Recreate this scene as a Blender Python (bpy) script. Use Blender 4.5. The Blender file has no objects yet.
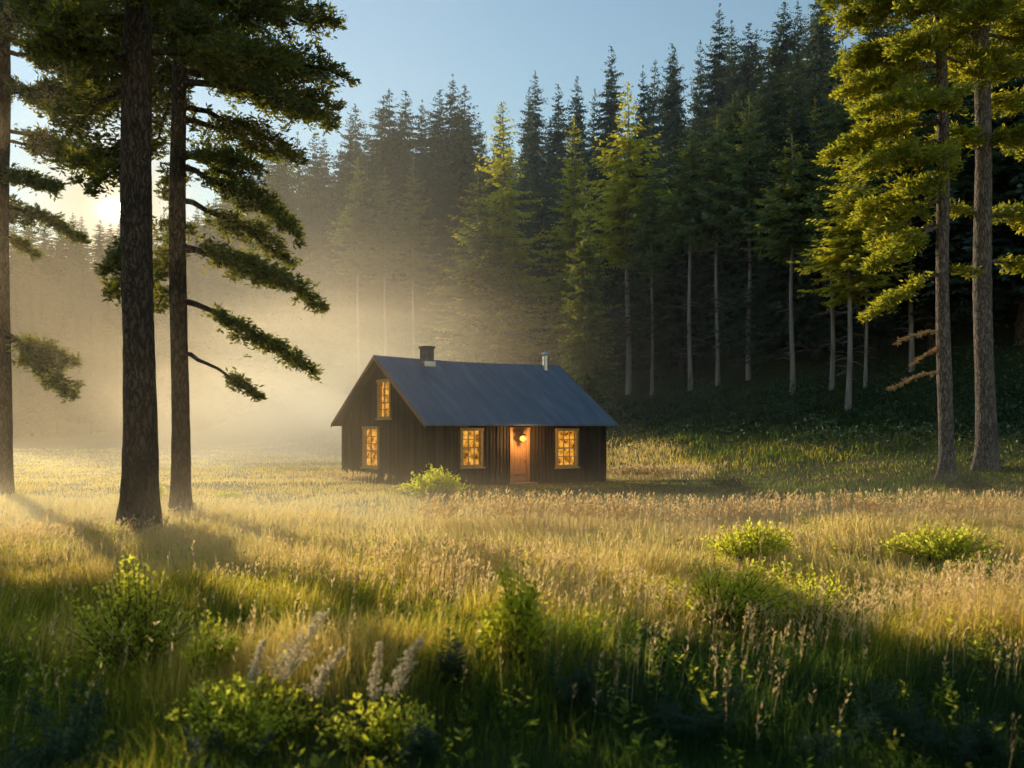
import bpy, math, random
import numpy as np
from mathutils import Vector

random.seed(7)
R = np.random.default_rng(11)
C = bpy.context.scene.collection
scene = bpy.context.scene
PI = math.pi

# ------------------------------------------------------------------ camera model
F, CX, HY, ZC = 887.0, 512.0, 428.0, 2.45


def at(px, py, Y):
    """a point at depth Y that the photograph shows at px, py"""
    return Vector(((px - CX) / F * Y, Y, ZC + (HY - py) / F * Y))


def ss(a, b, x):
    t = np.clip((np.asarray(x, float) - a) / (b - a), 0, 1)
    return t * t * (3 - 2 * t)


# ------------------------------------------------------------------ terrain
def vnoise(x, y, seed=0):
    xi, yi = np.floor(x), np.floor(y)
    fx, fy = x - xi, y - yi
    fx, fy = fx * fx * (3 - 2 * fx), fy * fy * (3 - 2 * fy)

    def h(a, b):
        v = np.sin(a * 127.1 + b * 311.7 + seed * 74.7) * 43758.5453
        return v - np.floor(v)
    return (h(xi, yi) * (1 - fx) * (1 - fy) + h(xi + 1, yi) * fx * (1 - fy) +
            h(xi, yi + 1) * (1 - fx) * fy + h(xi + 1, yi + 1) * fx * fy)


def edge_s(x, y):
    return (x - 25) * .835 + (y - 52) * .55


MOUNDS = [  # x, y, radius, height
    (-1.2, 14.5, 2.2, .26), (0.6, 12.0, 1.6, .22), (2.2, 10.2, 1.3, .14), (6.6, 11.4, 2.2, .26),
    (-4.0, 9.0, 1.4, .18), (-1.6, 8.0, 1.3, .24), (1.4, 8.2, 1.5, .20), (3.4, 8.4, 1.2, .16), (6.8, 19.0, 2.6, .26),
    (9.6, 19.5, 2.6, .22)]


def relief(x, y):
    """hummocks of the near meadow"""
    z = (vnoise(x * .42 + 9, y * .6, 2) - .5) * (.56 - .44 * ss(12, 19, y)) * (1 - ss(24, 40, y))
    z = z + (vnoise(x * 1.1 + 3, y * 1.2, 12) - .5) * .16 * (1 - ss(14, 22, y))
    for mx, my, r, h in MOUNDS:
        z = z + h * np.exp(-((x - mx) ** 2 + (y - my) ** 2) / (r * r))
    return z


def ground(x, y):
    x = np.asarray(x, float)
    y = np.asarray(y, float)
    s = edge_s(x, y)
    right = np.interp(s, [-200, -17, -8, 0, 12, 30, 55, 90, 200], [0, 0, 1.2, 3.4, 8.5, 19.5, 33, 40, 43])
    # the hill sinks towards the far left
    fall = 1 - ss(95, 175, y - .25 * x) * .45
    z = right * fall
    left = 62 * ss(185, 350, y + .25 * (x + 100)) * (1 - .4 * ss(-60, 40, x))
    z = np.maximum(z, left)
    z = z + 15 * np.exp(-((x + 14) / 26) ** 2 - ((y - 152) / 26) ** 2)
    z = z - .22 * ss(38, 46, y) * (1 - ss(-20, -8, s))
    near = 1 - ss(30, 60, y)
    z = z + near * (vnoise(x * .22, y * .22, 1) - .5) * (.5 - .3 * ss(14, 20, y)) + relief(x, y)
    z = z + (vnoise(x * .09, y * .09, 3) - .5) * 1.2 * ss(-14, 0, s)
    z = z - .20 * ss(5, 7, y) * (1 - ss(11, 16, y)) - .26 * ss(9, 15, y) * (1 - ss(31, 40, y))
    d = np.hypot((x - 1.0) / 8, (y - 41) / 7)
    hw = 1 - ss(.75, 1.25, d)
    z = z * (1 - hw) + hw * (-.02 - .02 * (y - 37))
    return z


def gz(x, y):
    return float(ground(x, y))


# ------------------------------------------------------------------ mesh helpers
def np_mesh(name, V, polys, mat, parent=None, attr=None, loc=None, smooth=False):
    """polys: list of (M,k) int arrays; linked as ONE mesh object"""
    me = bpy.data.meshes.new(name)
    V = np.asarray(V, np.float32)
    polys = [np.asarray(p, np.int32) for p in polys if len(p)]
    nl = sum(p.size for p in polys)
    npol = sum(len(p) for p in polys)
    me.vertices.add(len(V))
    me.vertices.foreach_set('co', V.ravel())
    me.loops.add(nl)
    me.loops.foreach_set('vertex_index', np.concatenate([p.ravel() for p in polys]))
    me.polygons.add(npol)
    sizes = np.concatenate([np.full(len(p), p.shape[1], np.int32) for p in polys])
    starts = np.concatenate([[0], np.cumsum(sizes)[:-1]]).astype(np.int32)
    me.polygons.foreach_set('loop_start', starts)
    me.update(calc_edges=True)
    if smooth:
        me.polygons.foreach_set('use_smooth', np.ones(npol, bool))
    if attr is not None:
        a = me.attributes.new('v', 'FLOAT', 'POINT')
        a.data.foreach_set('value', np.asarray(attr, np.float32))
    me.materials.append(mat)
    me.validate()
    o = bpy.data.objects.new(name, me)
    C.objects.link(o)
    if parent is not None:
        o.parent = parent
    if loc is not None:
        o.location = loc
    return o


def thing(name, label, cat, loc=(0, 0, 0), rz=0, group=None):
    o = bpy.data.objects.new(name, None)
    o.empty_display_size = .3
    C.objects.link(o)
    o.location = loc
    o.rotation_euler = (0, 0, rz)
    o['label'] = label
    o['category'] = cat
    if group:
        o['group'] = group
    return o


def tag(o, label=None, cat=None, group=None, kind=None):
    for k, v in (('label', label), ('category', cat), ('group', group), ('kind', kind)):
        if v:
            o[k] = v
    return o


def dup(root, loc, scale, rz, label, group=None):
    r = root.copy()
    C.objects.link(r)
    r.location = loc
    r.scale = scale
    r.rotation_euler = (0, 0, rz)
    r['label'] = label
    if group:
        r['group'] = group
    elif 'group' in r:
        del r['group']
    for ch in KIDS[root.name]:
        c = ch.copy()
        C.objects.link(c)
        c.parent = r
        c.matrix_parent_inverse = ch.matrix_parent_inverse
    return r


KIDS = {}


class Geo:
    """collects tubes and cards as numpy chunks"""
    def __init__(s):
        s.V, s.Q, s.T, s.A, s.n = [], [], [], [], 0

    def tube(s, pts, rad, seg=8, a=.5, cap=True, rough=0.0):
        pts = np.asarray(pts, float)
        n = len(pts)
        tan = np.gradient(pts, axis=0)
        tan /= np.linalg.norm(tan, axis=1)[:, None] + 1e-9
        ref = np.array([0, 0, 1.0]) if abs(tan[0][2]) < .8 else np.array([1.0, 0, 0])
        u = np.cross(tan, ref)
        u /= np.linalg.norm(u, axis=1)[:, None] + 1e-9
        w = np.cross(tan, u)
        ang = np.linspace(0, 2 * PI, seg, endpoint=False)
        r = np.asarray(rad, float)
        r = (r if r.ndim == 2 else r.reshape(-1, 1)) * np.ones((n, seg))
        if rough:
            r = r * (1 + rough * (R.random((n, seg)) - .5))
        ring = pts[:, None, :] + (np.cos(ang)[None, :, None] * u[:, None, :] + np.sin(ang)[None, :, None] * w[:, None, :]) * r[:, :, None]
        i = np.arange(n - 1)[:, None] * seg
        j = np.arange(seg)[None, :]
        j2 = (j + 1) % seg
        q = np.stack([i + j, i + j2, i + seg + j2, i + seg + j], -1).reshape(-1, 4) + s.n
        s.V.append(ring.reshape(-1, 3))
        s.A.append(np.full(n * seg, a))
        s.Q.append(q)
        s.n += n * seg

    def cards(s, P, D, L, W, N=None, a=None, fold=.15):
        """diamond leaves: base P, direction D, length L, half width W"""
        P = np.asarray(P, float)
        m = len(P)
        if m == 0:
            return
        D = D / (np.linalg.norm(D, axis=1)[:, None] + 1e-9)
        if N is None:
            N = R.normal(size=(m, 3))
        S = np.cross(D, N)
        S /= np.linalg.norm(S, axis=1)[:, None] + 1e-9
        U = np.cross(S, D)
        L = np.broadcast_to(L, (m,))[:, None]
        W = np.broadcast_to(W, (m,))[:, None]
        mid = P + D * L * .5
        V = np.stack([P, mid + S * W + U * W * fold, P + D * L, mid - S * W + U * W * fold], 1).reshape(-1, 3)
        b = np.arange(m)[:, None] * 4 + s.n
        s.T.append(np.concatenate([b + np.array([0, 1, 2]), b + np.array([0, 2, 3])]))
        s.V.append(V)
        if a is None:
            a = R.random(m)
        s.A.append(np.repeat(np.broadcast_to(a, (m,)), 4))
        s.n += 4 * m

    def blades(s, P, H, W, lean, az, a):
        """grass blades: two quads' worth and a tip, bending along az"""
        m = len(P)
        d = np.stack([np.cos(az), np.sin(az), np.zeros(m)], 1)
        fa = R.random(m) * 2 * PI
        S = np.stack([np.cos(fa), np.sin(fa), np.zeros(m)], 1) * W[:, None]
        up = np.zeros((m, 3))
        up[:, 2] = 1
        H_ = H[:, None]
        l_ = lean[:, None]
        m1 = P + up * H_ * .5 + d * H_ * l_ * .25
        t = P + up * H_ * (1 - .25 * l_) + d * H_ * l_
        V = np.stack([P - S, P + S, m1 + S * .8, m1 - S * .8, t], 1).reshape(-1, 3)
        b = np.arange(m)[:, None] * 5 + s.n
        s.Q.append(b + np.array([0, 1, 2, 3]))
        s.T.append(b + np.array([3, 2, 4]))
        s.V.append(V)
        s.A.append(np.repeat(a, 5))
        s.n += 5 * m

    def build(s, name, mat, parent=None, smooth=False, loc=None):
        Q = [np.concatenate(s.Q)] if s.Q else []
        T = [np.concatenate(s.T)] if s.T else []
        return np_mesh(name, np.concatenate(s.V), Q + T, mat, parent, np.concatenate(s.A), loc, smooth)


class MB:
    """small hand-built meshes: boxes, prisms"""
    def __init__(s):
        s.v, s.f = [], []

    def box(s, x0, x1, y0, y1, z0, z1):
        b = len(s.v)
        s.v += [(x0, y0, z0), (x1, y0, z0), (x1, y1, z0), (x0, y1, z0), (x0, y0, z1), (x1, y0, z1), (x1, y1, z1), (x0, y1, z1)]
        s.f += [tuple(b + i for i in q) for q in ((3, 2, 1, 0), (4, 5, 6, 7), (0, 1, 5, 4), (1, 2, 6, 5), (2, 3, 7, 6), (3, 0, 4, 7))]

    def hexa(s, pts):
        """8 points, bottom ring then top ring"""
        b = len(s.v)
        s.v += [tuple(p) for p in pts]
        s.f += [tuple(b + i for i in q) for q in ((3, 2, 1, 0), (4, 5, 6, 7), (0, 1, 5, 4), (1, 2, 6, 5), (2, 3, 7, 6), (3, 0, 4, 7))]

    def lathe(s, prof, seg=16, c=(0, 0)):
        b = len(s.v)
        for r, z in prof:
            for k in range(seg):
                t = 2 * PI * k / seg
                s.v.append((c[0] + r * math.cos(t), c[1] + r * math.sin(t), z))
        for i in range(len(prof) - 1):
            for k in range(seg):
                k2 = (k + 1) % seg
                s.f.append((b + i * seg + k, b + i * seg + k2, b + (i + 1) * seg + k2, b + (i + 1) * seg + k))
        s.f.append(tuple(b + k for k in reversed(range(seg))))
        s.f.append(tuple(b + (len(prof) - 1) * seg + k for k in range(seg)))

    def build(s, name, mat, parent=None, bevel=0, smooth=False):
        me = bpy.data.meshes.new(name)
        me.from_pydata(s.v, [], s.f)
        me.update()
        me.materials.append(mat)
        if smooth:
            for p in me.polygons:
                p.use_smooth = True
        o = bpy.data.objects.new(name, me)
        C.objects.link(o)
        if parent is not None:
            o.parent = parent
        if bevel:
            m = o.modifiers.new('bevel', 'BEVEL')
            m.width = bevel
            m.segments = 2
            m.limit_method = 'ANGLE'
        return o


# ------------------------------------------------------------------ materials
def new_mat(name):
    m = bpy.data.materials.new(name)
    m.use_nodes = True
    nt = m.node_tree
    nt.nodes.clear()
    out = nt.nodes.new('ShaderNodeOutputMaterial')
    return m, nt, out


def ramp(nt, stops, fac, interp='LINEAR'):
    r = nt.nodes.new('ShaderNodeValToRGB')
    r.color_ramp.interpolation = interp
    e = r.color_ramp.elements
    while len(e) < len(stops):
        e.new(.5)
    for el, (p, c) in zip(e, stops):
        el.position = p
        el.color = (*c, 1)
    nt.links.new(fac, r.inputs[0])
    return r.outputs[0]


def math_(nt, op, a, b=None, c=None):
    n = nt.nodes.new('ShaderNodeMath')
    n.operation = op
    for i, v in enumerate((a, b, c)):
        if v is None:
            continue
        if isinstance(v, (int, float)):
            n.inputs[i].default_value = v
        else:
            nt.links.new(v, n.inputs[i])
    return n.outputs[0]


def noise(nt, vec, scale, detail=3, rough=.55):
    n = nt.nodes.new('ShaderNodeTexNoise')
    n.inputs['Scale'].default_value = scale
    n.inputs['Detail'].default_value = detail
    n.inputs['Roughness'].default_value = rough
    nt.links.new(vec, n.inputs['Vector'])
    return n.outputs['Fac']


def mapping(nt, vec, scale):
    m = nt.nodes.new('ShaderNodeMapping')
    m.inputs['Scale'].default_value = scale
    nt.links.new(vec, m.inputs['Vector'])
    return m.outputs[0]


def mixc(nt, fac, a, b, blend='MIX'):
    n = nt.nodes.new('ShaderNodeMix')
    n.data_type = 'RGBA'
    n.blend_type = blend
    for s_, v in ((n.inputs[0], fac), (n.inputs[6], a), (n.inputs[7], b)):
        if isinstance(v, (int, float)):
            s_.default_value = v
        elif isinstance(v, tuple):
            s_.default_value = (*v, 1)
        else:
            nt.links.new(v, s_)
    return n.outputs[2]


def leaf_mat(name, stops, trans=.5, tstops=None, patch=.35, pscale=.5, gloss=.04):
    """thin leaves: diffuse on the near side, translucent from behind, colour varies per leaf and in patches"""
    m, nt, out = new_mat(name)
    at_ = nt.nodes.new('ShaderNodeAttribute')
    at_.attribute_name = 'v'
    geo = nt.nodes.new('ShaderNodeNewGeometry')
    nz = noise(nt, geo.outputs['Position'], pscale, 2)
    f = math_(nt, 'ADD', math_(nt, 'MULTIPLY', at_.outputs['Fac'], 1 - patch), math_(nt, 'MULTIPLY', nz, patch))
    col = ramp(nt, stops, f)
    tcol = ramp(nt, tstops or stops, f)
    d = nt.nodes.new('ShaderNodeBsdfDiffuse')
    t = nt.nodes.new('ShaderNodeBsdfTranslucent')
    nt.links.new(col, d.inputs[0])
    nt.links.new(tcol, t.inputs[0])
    mx = nt.nodes.new('ShaderNodeMixShader')
    mx.inputs[0].default_value = trans
    nt.links.new(d.outputs[0], mx.inputs[1])
    nt.links.new(t.outputs[0], mx.inputs[2])
    g = nt.nodes.new('ShaderNodeBsdfGlossy')
    g.inputs['Roughness'].default_value = .55
    g.inputs['Color'].default_value = (.8, .85, .8, 1)
    m2 = nt.nodes.new('ShaderNodeMixShader')
    m2.inputs[0].default_value = gloss
    nt.links.new(mx.outputs[0], m2.inputs[1])
    nt.links.new(g.outputs[0], m2.inputs[2])
    nt.links.new(m2.outputs[0], out.inputs[0])
    return m


def solid_mat(name, stops, scale=(1, 1, 1), nscale=4, rough=.85, bump=.3, bdist=.02, metal=0, detail=5, spec=.3):
    m, nt, out = new_mat(name)
    tc = nt.nodes.new('ShaderNodeTexCoord')
    v = mapping(nt, tc.outputs['Object'], scale)
    nz = noise(nt, v, nscale, detail)
    col = ramp(nt, stops, nz)
    p = nt.nodes.new('ShaderNodeBsdfPrincipled')
    nt.links.new(col, p.inputs['Base Color'])
    p.inputs['Roughness'].default_value = rough
    p.inputs['Metallic'].default_value = metal
    p.inputs['Specular IOR Level'].default_value = spec
    if bump:
        b = nt.nodes.new('ShaderNodeBump')
        b.inputs['Strength'].default_value = bump
        b.inputs['Distance'].default_value = bdist
        nt.links.new(nz, b.inputs['Height'])
        nt.links.new(b.outputs[0], p.inputs['Normal'])
    nt.links.new(p.outputs[0], out.inputs[0])
    return m


def emit_mat(name, stops, strength, scale=(1, 1, 1), nscale=4):
    m, nt, out = new_mat(name)
    tc = nt.nodes.new('ShaderNodeTexCoord')
    nz = noise(nt, mapping(nt, tc.outputs['Object'], scale), nscale, 3)
    e = nt.nodes.new('ShaderNodeEmission')
    nt.links.new(ramp(nt, stops, nz), e.inputs[0])
    e.inputs[1].default_value = strength
    nt.links.new(e.outputs[0], out.inputs[0])
    m.cycles.emission_sampling = 'NONE'
    return m


M = {}
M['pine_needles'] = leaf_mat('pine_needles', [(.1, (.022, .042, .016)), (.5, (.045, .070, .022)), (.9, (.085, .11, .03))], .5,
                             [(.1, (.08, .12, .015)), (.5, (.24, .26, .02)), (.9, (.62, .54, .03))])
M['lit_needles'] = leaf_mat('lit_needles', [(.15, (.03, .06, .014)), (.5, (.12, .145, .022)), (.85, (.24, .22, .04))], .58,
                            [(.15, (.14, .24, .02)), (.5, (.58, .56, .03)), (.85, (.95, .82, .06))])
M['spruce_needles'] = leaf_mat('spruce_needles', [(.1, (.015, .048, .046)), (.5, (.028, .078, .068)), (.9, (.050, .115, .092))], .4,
                               [(.1, (.03, .06, .018)), (.5, (.07, .10, .025)), (.9, (.14, .15, .03))], pscale=.25)  # lightened bluish tones stand in for haze over the shaded forest
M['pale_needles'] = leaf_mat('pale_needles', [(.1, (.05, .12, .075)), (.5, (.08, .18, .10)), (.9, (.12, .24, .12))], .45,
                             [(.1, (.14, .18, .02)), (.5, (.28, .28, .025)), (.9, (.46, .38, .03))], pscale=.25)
M['sunlit_needles'] = leaf_mat('sunlit_needles', [(.1, (.06, .09, .022)), (.5, (.13, .15, .03)), (.9, (.24, .22, .045))], .68,
                             [(.1, (.36, .38, .03)), (.5, (.72, .66, .04)), (.9, (.95, .82, .07))], pscale=.25)  # brighter, yellower needles: sun on the tops put into the colour
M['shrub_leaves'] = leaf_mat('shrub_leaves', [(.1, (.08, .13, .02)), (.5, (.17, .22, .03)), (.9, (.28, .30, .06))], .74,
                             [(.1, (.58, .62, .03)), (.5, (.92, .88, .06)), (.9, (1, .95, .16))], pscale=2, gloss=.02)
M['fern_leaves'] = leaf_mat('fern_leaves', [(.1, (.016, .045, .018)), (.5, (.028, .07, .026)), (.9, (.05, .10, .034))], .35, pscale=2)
M['plume'] = leaf_mat('plume', [(.1, (.50, .38, .22)), (.5, (.72, .60, .40)), (.9, (.88, .78, .56))], .65, pscale=3)
M['seed_heads'] = leaf_mat('seed_heads', [(.1, (.38, .22, .09)), (.5, (.55, .34, .14)), (.9, (.70, .48, .22))], .65, [(.1, (.85, .52, .20)), (.5, (.98, .70, .30)), (.9, (1, .84, .44))], pscale=1)
def bark_mat(name, lo, mid, hi):
    m, nt, out = new_mat(name)
    tc = nt.nodes.new('ShaderNodeTexCoord')
    warp = nt.nodes.new('ShaderNodeVectorMath')
    warp.operation = 'ADD'
    wn = nt.nodes.new('ShaderNodeTexNoise')
    wn.inputs['Scale'].default_value = 3
    nt.links.new(tc.outputs['Object'], wn.inputs['Vector'])
    sc_ = nt.nodes.new('ShaderNodeVectorMath')
    sc_.operation = 'SCALE'
    sc_.inputs['Scale'].default_value = .35
    nt.links.new(wn.outputs['Color'], sc_.inputs[0])
    nt.links.new(tc.outputs['Object'], warp.inputs[0])
    nt.links.new(sc_.outputs[0], warp.inputs[1])
    vo = nt.nodes.new('ShaderNodeTexVoronoi')
    vo.feature = 'DISTANCE_TO_EDGE'
    vo.inputs['Scale'].default_value = 9
    nt.links.new(mapping(nt, warp.outputs[0], (1, 1, .17)), vo.inputs['Vector'])
    crack = ramp(nt, [(.0, (0, 0, 0)), (.22, (1, 1, 1))], vo.outputs['Distance'])
    fine = noise(nt, mapping(nt, tc.outputs['Object'], (1, 1, .3)), 22, 4)
    big = noise(nt, tc.outputs['Object'], .9, 3)
    f = math_(nt, 'MULTIPLY', math_(nt, 'ADD', math_(nt, 'MULTIPLY', fine, .6), math_(nt, 'MULTIPLY', big, .5)), math_(nt, 'ADD', .35, math_(nt, 'MULTIPLY', crack, .65)))
    col = ramp(nt, [(.12, lo), (.42, mid), (.75, hi)], f)
    p = nt.nodes.new('ShaderNodeBsdfPrincipled')
    p.inputs['Roughness'].default_value = .95
    p.inputs['Specular IOR Level'].default_value = .15
    nt.links.new(col, p.inputs['Base Color'])
    b = nt.nodes.new('ShaderNodeBump')
    b.inputs['Strength'].default_value = 1.0
    b.inputs['Distance'].default_value = .06
    nt.links.new(f, b.inputs['Height'])
    nt.links.new(b.outputs[0], p.inputs['Normal'])
    nt.links.new(p.outputs[0], out.inputs[0])
    return m


M['bark_dark'] = bark_mat('bark_dark', (.012, .010, .009), (.06, .045, .034), (.13, .10, .075))
M['bark_pale'] = bark_mat('bark_pale', (.04, .033, .03), (.16, .135, .12), (.30, .25, .21))
M['bark_grey'] = solid_mat('bark_grey', [(.3, (.14, .13, .125)), (.6, (.27, .255, .245))], (1, 1, .15), 3, .9, .3, .03)
M['stem'] = solid_mat('stem', [(.3, (.05, .05, .02)), (.7, (.12, .09, .04))], (1, 1, 1), 5, .9, 0)
M['dead_wood'] = solid_mat('dead_wood', [(.3, (.34, .20, .10)), (.7, (.58, .38, .19))], (1, 1, 1), 5, .9, .3)


def grass_mat():
    m, nt, out = new_mat('grass_blades')
    a = nt.nodes.new('ShaderNodeAttribute')
    a.attribute_name = 'v'
    cols = [(.0, (.012, .034, .020)), (.3, (.036, .062, .024)), (.5, (.13, .13, .028)), (.68, (.46, .34, .10)), (1, (.68, .50, .22))]
    tcol = [(.0, (.05, .10, .03)), (.3, (.20, .31, .03)), (.5, (.68, .56, .04)), (.68, (.97, .70, .14)), (1, (1, .77, .28))]
    d = nt.nodes.new('ShaderNodeBsdfDiffuse')
    t = nt.nodes.new('ShaderNodeBsdfTranslucent')
    nt.links.new(ramp(nt, cols, a.outputs['Fac']), d.inputs[0])
    nt.links.new(ramp(nt, tcol, a.outputs['Fac']), t.inputs[0])
    mx = nt.nodes.new('ShaderNodeMixShader')
    mx.inputs[0].default_value = .68
    nt.links.new(d.outputs[0], mx.inputs[1])
    nt.links.new(t.outputs[0], mx.inputs[2])
    nt.links.new(mx.outputs[0], out.inputs[0])
    return m


M['grass'] = grass_mat()


def ground_mat():
    m, nt, out = new_mat('meadow_ground')
    geo = nt.nodes.new('ShaderNodeNewGeometry')
    n1 = noise(nt, geo.outputs['Position'], .25, 4)
    n2 = noise(nt, geo.outputs['Position'], 3.5, 4)
    f = math_(nt, 'ADD', math_(nt, 'MULTIPLY', n1, .6), math_(nt, 'MULTIPLY', n2, .4))
    a = nt.nodes.new('ShaderNodeAttribute')
    a.attribute_name = 'v'
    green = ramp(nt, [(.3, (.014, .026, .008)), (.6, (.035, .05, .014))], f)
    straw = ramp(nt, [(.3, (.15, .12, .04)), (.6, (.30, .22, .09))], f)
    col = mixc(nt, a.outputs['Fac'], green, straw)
    p = nt.nodes.new('ShaderNodeBsdfPrincipled')
    p.inputs['Roughness'].default_value = .95
    p.inputs['Specular IOR Level'].default_value = .1
    nt.links.new(col, p.inputs['Base Color'])
    b = nt.nodes.new('ShaderNodeBump')
    b.inputs['Strength'].default_value = .6
    b.inputs['Distance'].default_value = .08
    nt.links.new(n2, b.inputs['Height'])
    nt.links.new(b.outputs[0], p.inputs['Normal'])
    nt.links.new(p.outputs[0], out.inputs[0])
    return m


M['ground'] = ground_mat()


# ------------------------------------------------------------------ straw tone of the meadow, dry grass and painted sunlight (0 green .. 1 straw)
def dry_and_lit(x, y):
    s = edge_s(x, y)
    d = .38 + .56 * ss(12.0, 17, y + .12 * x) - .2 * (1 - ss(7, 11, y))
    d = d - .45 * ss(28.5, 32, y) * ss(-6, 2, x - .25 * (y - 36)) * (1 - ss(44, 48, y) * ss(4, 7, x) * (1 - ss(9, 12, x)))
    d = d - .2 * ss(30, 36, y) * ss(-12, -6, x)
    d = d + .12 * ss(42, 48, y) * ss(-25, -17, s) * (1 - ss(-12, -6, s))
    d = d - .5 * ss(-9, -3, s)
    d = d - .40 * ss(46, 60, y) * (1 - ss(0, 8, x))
    d = d + .30 * np.exp(-((x - 6.4) / 2.4) ** 2 - ((y - 12.0) / 1.6) ** 2) + .26 * np.exp(-((x + .2 + .9 * (y - 12.5)) / 1.1) ** 2 - ((y - 12.5) / 2.6) ** 2)  # sunlit patch and ridge painted in as strawier grass
    d = d + .35 * ss(43, 45, y) * ss(4.5, 6, x) * (1 - ss(9, 11, x)) * (1 - ss(47, 49, y))  # lit strip right of the cabin painted in as straw
    d = d + ((relief(x, y) - .06) * 1.7 - .10) * (1 - ss(12, 16, y))  # sunlit hummocks and shaded hollows put into the grass tone
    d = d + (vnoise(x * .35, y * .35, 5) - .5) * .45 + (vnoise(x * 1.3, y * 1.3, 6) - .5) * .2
    return np.clip(d, .02, 1)


# ------------------------------------------------------------------ ground sheet
def build_ground():
    ys = np.concatenate([np.arange(-30, 4, 3), np.arange(4, 34, .3), np.arange(34, 70, .8), np.arange(70, 240, 3), np.arange(240, 1500, 60), [2500]])
    rows = []
    nx = 220
    u = np.linspace(-1, 1, nx)
    u = np.sign(u) * np.abs(u) ** 1.15
    for y in ys:
        half = 40 + max(y, 0) * 1.25
        rows.append(np.stack([u * half, np.full(nx, y)], 1))
    P = np.concatenate(rows)
    z = ground(P[:, 0], P[:, 1])
    V = np.column_stack([P, z])
    n = len(ys)
    i = np.arange(n - 1)[:, None] * nx
    j = np.arange(nx - 1)[None, :]
    Q = np.stack([i + j, i + j + 1, i + nx + j + 1, i + nx + j], -1).reshape(-1, 4)
    att = dry_and_lit(P[:, 0], P[:, 1]) * .8
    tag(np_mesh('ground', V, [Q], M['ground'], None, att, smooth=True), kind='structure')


build_ground()

# ------------------------------------------------------------------ cabin frame (needed to keep grass out of it)
TH = math.radians(36.5)
cA = np.array([(427 - CX) / F * 36.8, 36.8])
dL = np.array([math.cos(TH), math.sin(TH)])
dW = np.array([-math.sin(TH), math.cos(TH)])


def along(px, d, o=cA):
    k = (px - CX) / F
    return (k * o[1] - o[0]) / (d[0] - k * d[1])


HL, HW = along(605, dL), along(343, dW)
HR = 5.55               # ridge height; the roof's lower edge is at 2.52
HE = HR - (HR - 2.52) / (HW / 2 + .48) * HW / 2


def in_house(x, y, m=.05):
    a = (x - cA[0]) * dL[0] + (y - cA[1]) * dL[1]
    b = (x - cA[0]) * dW[0] + (y - cA[1]) * dW[1]
    return (a > -m) & (a < HL + m) & (b > -m) & (b < HW + m)


# ------------------------------------------------------------------ meadow grass
def scatter(y0, y1, n, k=.64, pad=1.5):
    """points on the ground, evenly spread over a wedge that the camera can see"""
    u = R.random(n)
    y = np.sqrt(u * (y1 * y1 - y0 * y0) + y0 * y0)
    x = (R.random(n) * 2 - 1) * (k * y + pad)
    ok = ~in_house(x, y)
    return x[ok], y[ok]


def build_grass():
    g = Geo()
    bands = [(4.6, 8, 60000, .30, .0035), (8, 12, 70000, .34, .0045), (12, 18, 85000, .36, .006), (18, 27, 95000, .38, .009),
             (27, 38, 75000, .36, .013), (38, 62, 70000, .34, .022), (62, 110, 50000, .4, .05)]
    for y0, y1, n, h, w in bands:
        x, y = scatter(y0, y1, n)
        dens = vnoise(x * .8, y * .8, 8)
        keep = R.random(len(x)) < .35 + .9 * dens
        x, y, dens = x[keep], y[keep], dens[keep]
        s = edge_s(x, y)
        keep = s < 4
        x, y, dens, s = x[keep], y[keep], dens[keep], s[keep]
        m = len(x)
        dr = dry_and_lit(x, y)
        H = h * (.45 + .95 * R.random(m) ** 1.6) * (.55 + .8 * dens)
        H *= 1 - .55 * ss(30, 34, y) * (1 - ss(43, 46, y) * ss(4, 7, x))
        near_house = np.hypot((x - 1) / 8, (y - 41) / 6.5)
        H *= np.where(near_house < 1.1, .6, 1)
        P = np.column_stack([x, y, ground(x, y) - .02])
        az = vnoise(x * .3, y * .3, 9) * 4 - 1 + R.normal(0, 1.25, m)
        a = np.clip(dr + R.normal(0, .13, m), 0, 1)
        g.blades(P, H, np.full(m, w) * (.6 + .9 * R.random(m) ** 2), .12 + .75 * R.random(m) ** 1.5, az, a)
    o = g.build('meadow_grass', M['grass'])
    tag(o, 'fine meadow grass, green in the near hollows and straw gold further out', 'grass', kind='stuff')


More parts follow.
